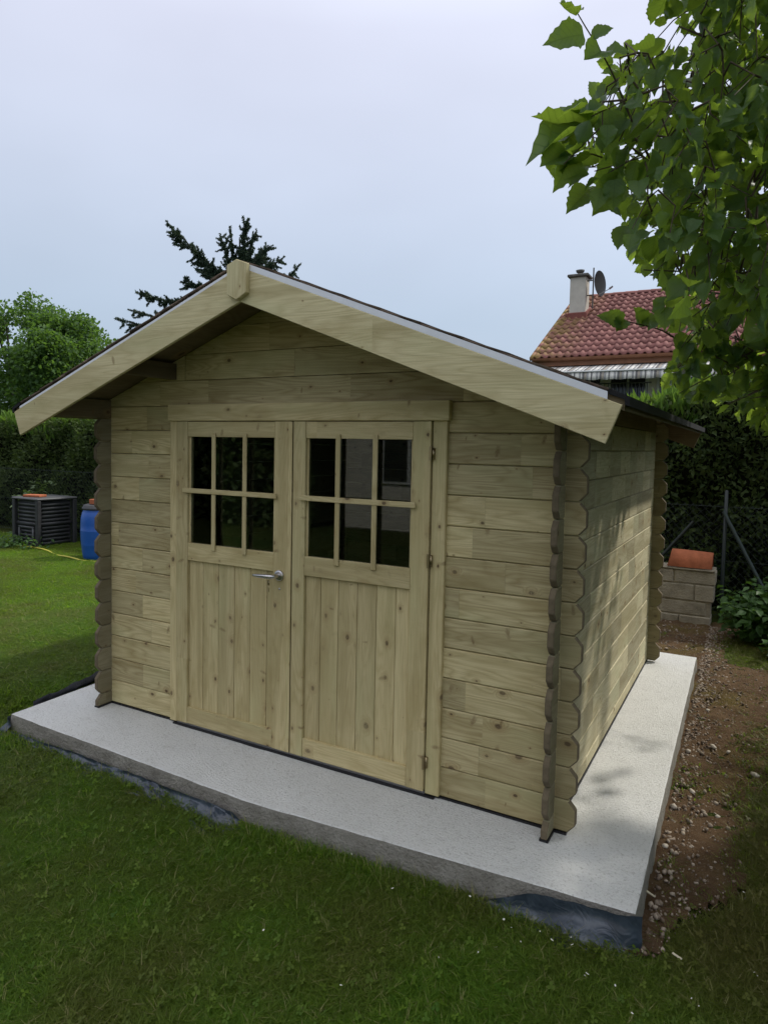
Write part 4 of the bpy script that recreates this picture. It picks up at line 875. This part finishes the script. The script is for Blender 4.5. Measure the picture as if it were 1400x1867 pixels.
vol = np.where(grp < 500, np.array([1.9, -.4, 3.6]) + q * np.array([1.9, 2.2, .95]), np.where(grp < 1350, np.array([2.1, 1.45, 3.0]) + q * np.array([1.2, 1.0, .95]), np.array([2.75, 1.0, 1.5]) + q * np.array([1.55, 2.6, 1.7])))
gx = vol[:, 0] - .578 * vol[:, 2]; gy = vol[:, 1] - .688 * vol[:, 2]; vol = vol[~((gy > .15 + .2 * rng.random(nv_)) & (gx < .62)) & (vol[:, 2] > .12)]
cl = np.concatenate([cl, vol])
leafP = []; leafT = []; leafN = []; leafS = []
cl = cl[np.argsort([np.linalg.norm(LP - c, axis=1).min() for c in cl])]; rad_ = []
for c0 in cl:
    k = np.argmin(np.linalg.norm(LP - c0, axis=1)); a = LP[k]; dvec = c0 - a; dl_ = np.linalg.norm(dvec)
    if dl_ > 1.9: continue
    ax = dvec / (dl_ + 1e-6); ax = ax * .6 + np.array([-.25, -.15, -.30]) + rand_unit(1)[0] * .35; ax /= np.linalg.norm(ax)
    tip = c0 + ax * .10; sid = rand_unit(1)[0] * .1
    tw_ = [a, a + dvec * .5 + np.array([0, 0, .06]) + sid * dl_, c0 - ax * .06, tip]
    nl = rng.integers(3, 6); sv = []
    for i in range(nl):
        s = i / max(nl - 1, 1); base = (c0 - ax * .08) * (1 - s) + tip * s; side = np.cross(ax, rand_unit(1)[0]); side /= np.linalg.norm(side) + 1e-9
        td = ax * (.45 + s * .4) + side * .8 * (1 - s * .6) + np.array([0, 0, -.45]); td /= np.linalg.norm(td); pet = base + td * .018
        nn = rand_unit(1)[0] * .8 + np.array([-.1, -.25, .75]); size = rng.uniform(.045, .100)
        sv.append((pet, td, nn, size))
    cen_ = np.array([s_[0] + s_[1] * s_[3] * .55 for s_ in sv]); X_, Y_, Z_ = prj(cen_)
    inside = (X_ > -80) & (X_ < 1480) & (Y_ > -80) & (Y_ < 1950) & (Z_ > 0.05)
    keep = ~inside | inpoly(X_, Y_, HP)
    if np.any(np.linalg.norm(cen_ - CAM, axis=1) < 1.0) or not keep.any(): continue
    tx, ty, tz = prj(np.array(tw_)); tin = (tx > -60) & (tx < 1460) & (ty > -60) & (ty < 1930) & (tz > 0)
    if np.any(tin & ~inpoly(tx, ty, HP)): tw_ = None
    if tw_ is not None: LP = np.concatenate([LP, [np.array(tw_)[-2]]])
    if tw_ is not None: sp_.tube(tw_, np.linspace(.0045, .0018, len(tw_)), 4)
    for s_, kq in zip(sv, keep):
        if kq: leafP.append(s_[0]); leafT.append(s_[1]); leafN.append(s_[2]); leafS.append(s_[3])
# the long twig standing out against the sky, and the solitary sprays left of the crown
def spray(pxl, dpt, sizes):
    pts = np.array([CAM + ray(x, y) * d for (x, y), d in zip(pxl, dpt)]); p = smooth(pts, 12); sp_.tube(p, np.linspace(.005, .0018, 12), 5)
    for (bx, by, ex, ey, dd, tilt) in sizes:
        b0 = CAM + ray(bx, by) * dd; e0 = CAM + ray(ex, ey) * (dd - .03); td = e0 - b0; ln_ = np.linalg.norm(td)
        leafP.append(b0); leafT.append(td / ln_); leafN.append(-FV * (1 - tilt) + np.array([.1, .1, .8]) * tilt + rand_unit(1)[0] * .15); leafS.append(ln_ / 1.06)
spray([(1190, 300), (1150, 220), (1110, 110), (1075, 65), (1052, 22)], [2.5, 2.4, 2.3, 2.25, 2.25], [(1064, 62, 1000, 66, 2.25, .1), (1078, 66, 1118, 45, 2.25, .2), (1096, 92, 1058, 122, 2.28, .25), (1050, 28, 1014, 16, 2.25, .6), (1054, 20, 1064, 14, 2.25, .5), (1104, 96, 1150, 82, 2.3, .3)])
spray([(1190, 300), (1130, 250), (1080, 205), (1040, 206)], [2.6, 2.5, 2.4, 2.35], [(1078, 208, 1033, 212, 2.36, .6), (1082, 230, 960, 250, 2.36, .75), (1080, 232, 965, 232, 2.4, .6), (1110, 200, 1118, 275, 2.36, .1)])
spray([(1190, 330), (1130, 300), (1060, 270), (1030, 290)], [2.6, 2.5, 2.4, 2.4], [(1034, 275, 980, 312, 2.38, .15), (1040, 290, 1018, 338, 2.4, .1), (1075, 345, 1033, 385, 2.5, .3), (1130, 335, 1082, 385, 2.5, .2)])
spray([(1260, 640), (1210, 600), (1150, 588), (1128, 580)], [3.1, 3.0, 2.95, 2.9], [(1132, 590, 1097, 570, 2.9, .15), (1135, 580, 1120, 608, 2.92, .3), (1160, 588, 1205, 575, 3.0, .4), (1175, 590, 1150, 560, 3.0, .2)])
hzt = sp_.obj('branches', [M['twig_bark']], hz, True); hzt.location = -hz.location
sp_ = Soup()
for dx, dy in ((0, 0), (.1, .1), (-.06, .12)): sp_.tube([TR + (dx, dy, -.1), TR + (dx * 1.6, dy * 1.4, .6), TR + (dx * 1.2 - .1, dy * 1.2 - .05, 1.2)], [.07, .06, .055], 8)
ob = sp_.obj('trunk', [M['bark']], hz, True); ob.location = -hz.location
leafP = np.array(leafP); leafT = np.array(leafT); leafN = np.array(leafN); leafS = np.array(leafS)
RR = frames(leafT, leafN); cenL = leafP + leafT * leafS[:, None] * .5; X_, Y_, Z_ = prj(cenL); dist = np.linalg.norm(cenL - CAM, axis=1)
vis = (X_ > -20) & (X_ < 1420) & (Y_ > -20) & (Y_ < 1880) & (Z_ > 0)
score = np.where(vis, leafS / dist, 0); order = np.argsort(-score); big = order[:298]; bigset = np.zeros(len(leafP), bool); bigset[big] = True; bigset &= vis
tid = rng.integers(0, len(HT), len(leafP))
hloc = Vector(TR)
for i in np.where(bigset)[0]:
    ob = bpy.data.objects.new('leaf', hz_me[tid[i]]); C.objects.link(ob); ob.parent = hz
    Mx = Matrix(RR[i].tolist()).to_4x4() @ Matrix.Scale(float(leafS[i]), 4); Mx.translation = Vector(leafP[i]) - hloc; ob.matrix_local = Mx
vs, fs, us, ts = [], [], [], []; n0 = 0
for k in range(len(HT)):
    ii = np.where((~bigset) & (tid == k))[0]
    if not len(ii): continue
    v, f = scatter(HT[k][0], HT[k][1], leafP[ii], RR[ii], leafS[ii]); vs.append(v); fs.append(f + n0); us.append(np.tile(HT[k][2], (len(ii), 1))); ts.append(np.repeat(rng.random(len(ii)), len(HT[k][0]))); n0 += len(v)
me = fast_mesh('foliage', np.concatenate(vs), np.concatenate(fs), True); set_attr(me, 'leafuv', 'FLOAT_VECTOR', np.concatenate(us)); set_attr(me, 'tint', 'FLOAT', np.concatenate(ts))
ob = mesh_obj('foliage', me, hz, [M['hazel_leaf']]); ob.location = -hz.location; ob['kind'] = 'stuff'

# ------------------------------------------------------------------ plants near the ground
def bush(name, base, rad, hgt, n, ls, lm, label, nparts=0, cat='plant', stems=14):
    t_ = tag(empty(name, base), label, cat); b0 = np.array(base); sp = Soup(); P = []; Td = []
    for i in range(stems):
        a = rng.uniform(0, 2 * math.pi); r = rad * math.sqrt(rng.random()); top = b0 + np.array([r * math.cos(a), r * math.sin(a) * .8, hgt * rng.uniform(.6, 1.05) * (1 - .35 * (r / rad) ** 2)]); b1 = b0 + (top - b0) * np.array([.5, .5, 0]) + (0, 0, -.02)
        mid = (b1 + top) / 2 + rand_unit(1)[0] * .04; path = smooth([b1, mid, top], 8); sp.tube(path, np.linspace(.006, .002, 8), 4)
        m_ = n // stems; q = rng.uniform(.15, 1.0, m_) ** .8; pp = np.stack([np.interp(q, np.linspace(0, 1, 8), path[:, j]) for j in range(3)], 1); d = rand_unit(m_) * np.array([1, 1, .35]) + np.array([0, 0, -.12]); d /= np.linalg.norm(d, axis=1)[:, None]
        P.append(pp + d * .025 + rng.normal(size=pp.shape) * rad * .10); Td.append(d)
    ob = sp.obj('stems', [M['weed_leaf']], t_, True); ob.location = -t_.location
    P = np.concatenate(P); Td = np.concatenate(Td); P[:, 2] = np.maximum(P[:, 2], GZ + .03); Nn = rand_unit(len(P)) * .5 + np.array([0, -.2, 1.]); R = frames(Td, Nn); s = rng.uniform(.6, 1.25, len(P)) * ls
    # pointed toothed leaf with a fold
    tv = np.array([(0, 0, 0), (.20, .18, .05), (.30, .38, .07), (.22, .62, .04), (.09, .84, -.02), (0, 1, -.08), (-.09, .84, -.02), (-.22, .62, .04), (-.30, .38, .07), (-.20, .18, .05), (0, .45, 0)]); tf = [(10, i, i + 1) for i in range(9)] + [(10, 9, 0)]
    order = np.argsort(np.linalg.norm(P - CAM, axis=1)) if nparts else []
    sel = np.zeros(len(P), bool)
    if nparts:
        sel[order[:nparts]] = True; lme = fast_mesh('leaf', tv, tf); lme.materials.append(lm)
        for i in np.where(sel)[0]:
            o_ = bpy.data.objects.new('leaf', lme); C.objects.link(o_); o_.parent = t_; Mx = Matrix(R[i].tolist()).to_4x4() @ Matrix.Scale(float(s[i]), 4); Mx.translation = Vector(P[i] - b0); o_.matrix_local = Mx
    me = leaf_mesh('foliage', tv, tf, P[~sel], R[~sel], s[~sel]); ob = mesh_obj('foliage', me, t_, [lm]); ob.location = -t_.location; ob['kind'] = 'stuff'
bush('nettle_clump', (.72, 4.15, GZ), .40, .62, 900, .085, M['weed_leaf'], 'leafy green nettle clump beside the low block wall', 160, 'plant', 26)
bush('low_weed', (.95, 3.55, GZ), .32, .26, 420, .075, M['weed_leaf'], 'low dark green weeds at the foot of the nettle clump', 60, 'plant', 14)
bush('bramble_bush', (-9.75, 4.55, GZ), .55, 1.05, 900, .085, M['bramble_leaf'], 'pale leafed bramble bush beside the compost bin', 0, 'shrub', 20)
bush('tall_weed', (-8.35, 4.55, GZ), .22, .60, 300, .07, M['bramble_leaf'], 'thin tall weeds between compost bin and barrel', 0, 'plant', 9)
bush('ground_ivy', (-9.3, 3.80, GZ), .60, .16, 700, .06, M['weed_leaf'], 'low weeds along the foot of the compost bin', 0, 'plant', 26)

# ------------------------------------------------------------------ grass: points on the lawn carrying small tufts
gcol = bpy.data.collections.new('tuft_sources')
def blade_tuft(rad, n, h0, h1, w, seed, clover=0, lean=.5):
    r = np.random.default_rng(seed); V = []; F = []; Tn = []
    for i in range(n):
        a = r.uniform(0, 2 * math.pi); q = rad * math.sqrt(r.random()); b = np.array([q * math.cos(a), q * math.sin(a), -.004]); h = r.uniform(h0, h1); d = r.uniform(0, 2 * math.pi); ln_ = (abs(r.normal()) * .9 + .35) * lean * h; dx = np.array([math.cos(d), math.sin(d), 0]); s = np.array([-math.sin(d), math.cos(d), 0]) * w * r.uniform(.6, 1.3) * .5
        m_ = b + dx * ln_ * .35 + (0, 0, h * .6); t_ = b + dx * ln_ + (0, 0, h * r.uniform(.75, 1.0)); k = len(V); V += [b - s, b + s, m_ + s * .8, m_ - s * .8, t_]; F += [(k, k + 1, k + 2), (k, k + 2, k + 3), (k + 3, k + 2, k + 4)]; Tn += [r.random()] * 5
    for i in range(clover):
        a = r.uniform(0, 2 * math.pi); q = rad * math.sqrt(r.random()); c0 = np.array([q * math.cos(a), q * math.sin(a), r.uniform(h0 * .6, h1 * .8)]); tl = r.normal(size=2) * .35; sz = r.uniform(.005, .010); tn = r.random()
        for j in range(3):
            an = j * 2.094 + a; k = len(V); e1 = np.array([math.cos(an), math.sin(an)])
            for (u_, v_) in ((0, 0), (.6, .5), (1.15, .35), (1.15, -.35), (.6, -.5)):
                xy = e1 * u_ * sz + np.array([-e1[1], e1[0]]) * v_ * sz; V.append(c0 + np.array([xy[0], xy[1], xy @ tl])); Tn.append(tn)
            F += [(k, k + 1, k + 2), (k, k + 2, k + 3), (k, k + 3, k + 4)]
    me = fast_mesh('tuft', np.array(V), F); set_attr(me, 'tint', 'FLOAT', Tn); me.materials.append(M['grass_blade']); o_ = bpy.data.objects.new('tuft%02d' % seed, me); gcol.objects.link(o_)
for i in range(4): blade_tuft(.055, 58, .012, .040, .0030, i, 1 if i == 1 else 0, 1.25)
for i in range(4, 7): blade_tuft(.11, 120, .014, .040, .0044, i, 1, 1.15)
for i in range(7, 10): blade_tuft(.22, 190, .016, .040, .010, i, 0, .75)
blade_tuft(.05, 9, .035, .075, .0026, 10, 0, .9)
def lawn_pts(n, d0, d1, lo, hi, x0, x1, y0, y1):
    x = rng.uniform(x0, x1, n); y = rng.uniform(y0, y1, n); d = np.hypot(x - CAM[0], y - CAM[1]); ok = (d >= d0) & (d < d1)
    px, py, pz = prj(np.stack([x, y, np.full(n, GZ)], 1)); ok &= (pz > .2) & (px > -350) & (px < 1750) & (py < 2500)
    x, y = x[ok], y[ok]; sd_ = slab_dist_in(x, y); ok = (sd_ > .025) & ~((x < -3.0) & (sd_ < .15) & (y > -.3)); thin = soil_w(x, y); ok &= ~thin | (rng.random(len(x)) < np.where(x > .62, .16, .03))
    ok &= ~((y > 4.5) | ((np.hypot(x + 9.25, y - 4.25) < .42)) | (np.hypot(x + 7.44, y - 3.80) < .22))
    bare = (np.sin(x * 3.1 + 1.2) * np.sin(y * 3.7 + .4) + np.sin(x * 7.3) * np.sin(y * 6.1 + 2)) * .5; ok &= rng.random(len(x)) < np.clip(1.15 - .5 * np.clip(bare, 0, 1), 0, 1)
    x, y = x[ok], y[ok]; return x, y, rng.integers(lo, hi, len(x))
sets = [lawn_pts(26000, 1.0, 3.6, 0, 4, -2.9, 1.9, -2.2, 1.0), lawn_pts(600, 1.0, 4.2, 10, 11, -3.2, 1.9, -2.2, 1.0), lawn_pts(42000, 3.6, 7.0, 4, 7, -6.6, 2.2, -2.0, 4.6), lawn_pts(30000, 7.0, 14.5, 7, 10, -13.5, -3, -1.5, 4.6)]
ex = rng.uniform(-3.1, .35, 900); ey = np.interp(ex, [-3.03, -1.27, .318], [-.42, -.475, -.36]) - .035 - rng.exponential(.03, 900); ok_ = rng.random(900) < np.where(((ex < -1.25) & (ex > -2.9)) | (ex > -.1), .25, .8)
sets.append((ex[ok_], ey[ok_], np.full(ok_.sum(), 10)))
gx_ = np.concatenate([s[0] for s in sets]); gy_ = np.concatenate([s[1] for s in sets]); gi_ = np.concatenate([s[2] for s in sets])
me = bpy.data.meshes.new('grass'); me.vertices.add(len(gx_)); me.vertices.foreach_set('co', np.stack([gx_, gy_, gh(gx_, gy_) + .002], 1).astype(np.float32).ravel())
a = me.attributes.new('pick', 'INT', 'POINT'); a.data.foreach_set('value', gi_.astype(np.int32)); set_attr(me, 'spin', 'FLOAT', rng.uniform(0, 6.28, len(gx_))); set_attr(me, 'grow', 'FLOAT', rng.uniform(.75, 1.3, len(gx_)))
go = tag(mesh_obj('grass', me), 'short mown grass with clover round the slab', 'grass', None, 'stuff')
ng = bpy.data.node_groups.new('grass_tufts', 'GeometryNodeTree'); ng.interface.new_socket('Geometry', in_out='INPUT', socket_type='NodeSocketGeometry'); ng.interface.new_socket('Geometry', in_out='OUTPUT', socket_type='NodeSocketGeometry')
gi = N(ng, 'NodeGroupInput'); gout = N(ng, 'NodeGroupOutput'); iop = N(ng, 'GeometryNodeInstanceOnPoints'); ci = N(ng, 'GeometryNodeCollectionInfo'); ci.inputs['Collection'].default_value = gcol; ci.inputs['Separate Children'].default_value = True; ci.inputs['Reset Children'].default_value = True
def nattr(name, typ): n = N(ng, 'GeometryNodeInputNamedAttribute', data_type=typ); n.inputs['Name'].default_value = name; return [o_ for o_ in n.outputs if o_.enabled][0]
iop.inputs['Pick Instance'].default_value = True; L(ng, gi.outputs[0], iop.inputs['Points']); L(ng, ci.outputs[0], iop.inputs['Instance']); L(ng, nattr('pick', 'INT'), iop.inputs['Instance Index'])
cx_ = N(ng, 'ShaderNodeCombineXYZ'); L(ng, nattr('spin', 'FLOAT'), cx_.inputs[2]); L(ng, cx_.outputs[0], iop.inputs['Rotation']); L(ng, nattr('grow', 'FLOAT'), iop.inputs['Scale']); L(ng, iop.outputs[0], gout.inputs[0])
md = go.modifiers.new('tufts', 'NODES'); md.node_group = ng

# ------------------------------------------------------------------ pebbles, stones, fallen petals and bits
simple('pebble_stone', (.36, .30, .235), .9, 0, .2, .5, 90)
ico = bmesh.new(); bmesh.ops.create_icosphere(ico, subdivisions=1, radius=1); iv = np.array([v.co[:] for v in ico.verts]); if_ = [tuple(v.index for v in f.verts) for f in ico.faces]; ico.free()
n = 8500; x = np.where(rng.random(n) < .45, .27 + rng.exponential(.12, n), rng.uniform(-.2, 1.1, n)); y = rng.uniform(-.4, 4.5, n); ok = soil_w(x, y) & ((x < .75) | (rng.random(n) < .3)) & (slab_dist_in(x, y) > .02); x, y = x[ok], y[ok]; n = len(x)
near_slab = np.exp(-np.clip(x - .3, 0, 1) / .25); s = rng.lognormal(-5.25, .5, n) * (.6 + .6 * near_slab); s = np.clip(s, .002, .014)
q = np.linalg.qr(rng.normal(size=(n, 3, 3)))[0]
v, f = scatter(iv * np.array([1, .8, .6]), if_, np.stack([x, y, GZ + .018 + s * .4], 1), q, s); v += rng.normal(size=v.shape) * .0008
me = fast_mesh('pebbles', v, f); set_attr(me, 'tint', 'FLOAT', np.repeat(rng.random(n), len(iv)))
m, t, b, o = mat('pebbles'); c = mixc(t, attr(t, 'tint').outputs['Fac'], (.10, .065, .042), (.34, .28, .215)); L(t, c, b.inputs['Base Color']); b.inputs['Roughness'].default_value = .9
tag(mesh_obj('pebbles', me, None, [m]), 'small pebbles and crumbs of mortar strewn over the bare soil', 'pebbles', None, 'stuff')
STN = [(1255, 1376, .020), (1262, 1450, .019), (1300, 1368, .022), (1228, 1478, .024), (1327, 1377, .018), (1308, 1495, .014), (1376, 1420, .026), (1212, 1550, .018), (1290, 1300, .018), (1245, 1325, .016)]
simple('pale_stone', (.45, .40, .33), .9, 0, .2, .3, 60)
for i, (a, q, s) in enumerate(STN):
    p = on(a, q, 2, GZ + .01); vv = iv * np.array([1, rng.uniform(.6, .9), rng.uniform(.4, .6)]) * s + rng.normal(size=iv.shape) * s * .10; vv = vv @ rotz(rng.uniform(0, 6)).T
    o_ = tag(mesh_obj('stone', fast_mesh('stone', vv, if_), None, [M['pale_stone']]), 'pale stone lying on the bare soil beside the slab', 'stone', 'stones on the soil beside the slab'); o_.location = (p[0], p[1], GZ + .022 + s * .3)
simple('petal_white', (.72, .70, .60), .7, 0, .3); simple('leaf_orange', (.62, .26, .03), .6, 0, .3); simple('chip_pale', (.52, .47, .34), .8, 0, .2); simple('straw', (.42, .34, .16), .8, 0, .2)
PT = [(918, 1681), (1008, 1717), (1042, 1712), (1043, 1726), (1068, 1783), (1070, 1779), (1259, 1823), (1275, 1838), (1381, 1783), (1375, 1775), (950, 1721), (931, 1694), (707, 1579), (757, 1572), (818, 1600), (855, 1637), (716, 1623), (872, 1740), (800, 1750), (1120, 1800), (550, 1475), (640, 1560), (1358, 1630), (1150, 1850), (620, 1800), (480, 1700), (905, 1730), (983, 1700)]
V5 = np.array([(0, 0, 0), (.9, .3, .12), (1.1, 1, .3), (.3, 1.4, .2), (-.6, .9, .35), (-.8, .2, .15)]); pme = fast_mesh('petal', V5 * .0055, [(0, i, i + 1) for i in range(1, 5)]); pme.materials.append(M['petal_white'])
for a, q in PT:
    p = on(a, q, 2, GZ + .03); o_ = bpy.data.objects.new('petal', pme); C.objects.link(o_); o_.location = (p[0], p[1], GZ + .034); s = rng.uniform(.55, 1.2); o_.scale = (s, s, s); o_.rotation_euler = (rng.uniform(-.6, .6), rng.uniform(-.6, .6), rng.uniform(0, 6))
    tag(o_, 'tiny white petal fallen on the dark front lawn', 'petal', 'white petals on the front lawn')
p = on(100, 1139, 2, GZ + .03); lf = tag(mesh_obj('fallen_leaf', fast_mesh('fallen_leaf', LQ * .085, LQF), None, [M['leaf_orange']]), 'bright orange fallen leaf on the sunlit lawn left of the shed', 'leaf'); lf.location = p; lf.rotation_euler = (.5, .2, -1.1)
p = on(1234, 1745, 2, GZ + .03); o_ = tag(box('wood_chip', -.016, .016, -.004, .004, 0, .004, [M['chip_pale']], None, .001), 'pale wood chip on the grass at the front right', 'wood chip'); o_.location = p; o_.rotation_euler = (0, .1, -.35)
sp_ = Soup(); A = on(440, 1479, 2, GZ + .03); Bq = on(473, 1469, 2, GZ + .055); sp_.tube([A, (A + Bq) / 2 + (0, 0, .004), Bq], [.0022, .002, .0015], 5); tag(sp_.obj('dry_stalk', [M['straw']], None), 'dry straw stalk at the end of the long plastic sheet', 'stalk')
sp_ = Soup(); A = on(1178, 1625, 2, GZ + .05); Bq = on(1194, 1636, 2, GZ + .03); sp_.tube([A, Bq], [.0045, .003], 6); tag(sp_.obj('pale_root', [M['chip_pale']], None), 'short pale root sticking out of the soil beside the slab', 'root')

# ------------------------------------------------------------------ behind the camera: what the door panes mirror (pale house wall, dark shrubs)
gh_ = tag(empty('garden_house', (-3.6, -9.2, GZ)), 'pale rendered house mirrored in the right door panes', 'house')
for nm, a in (('wall', (-3.2, 6.5, -13.0, -9.2, GZ, 3.1)), ('roof', (-3.7, 7.0, -13.5, -8.8, 3.1, 3.3))):
    ob = box(nm, -3.6 + a[0], -3.6 + a[1], *a[2:], [M['render_wall'] if nm == 'wall' else M['flashing']], gh_, .02); ob.location = -gh_.location
for wx in (-5.2, -2.2):
    wd = empty('window', (0, 0, 0), gh_); wd.location = -gh_.location
    box('frame', wx - .6, wx + .6, -9.2, -9.16, .8, 2.1, [M['window_white']], wd, .01)
    for q in (-1, 1): box('pane', wx + q * .29 - .25, wx + q * .29 + .25, -9.16, -9.15, .86, 2.04, [M['dark_glass']], wd, 0)
sb = tag(empty('laurel_hedge', (-11, -8.5, GZ)), 'tall dark laurel hedge mirrored in the left door panes', 'hedge')
n = 9000; x = rng.uniform(-18, -7.0, n); z = GZ + 3.6 * rng.random(n); y = -8.4 + .25 * np.sin(x * 2.1 + z * 1.7) + rng.normal(size=n) * .10
me = leaf_mesh('foliage', LQ, LQF, np.stack([x, y, z], 1), frames(rand_unit(n) + np.array([0, .5, .2]), rand_unit(n)), rng.uniform(.10, .2, n)); ob = mesh_obj('foliage', me, sb, [M['hedge_leaf']]); ob.location = -sb.location; ob['kind'] = 'stuff'
ob = box('branches', -18, -7.0, -9.6, -8.75, GZ, 3.4, [M['hedge_inside']], sb, .1); ob.location = -sb.location
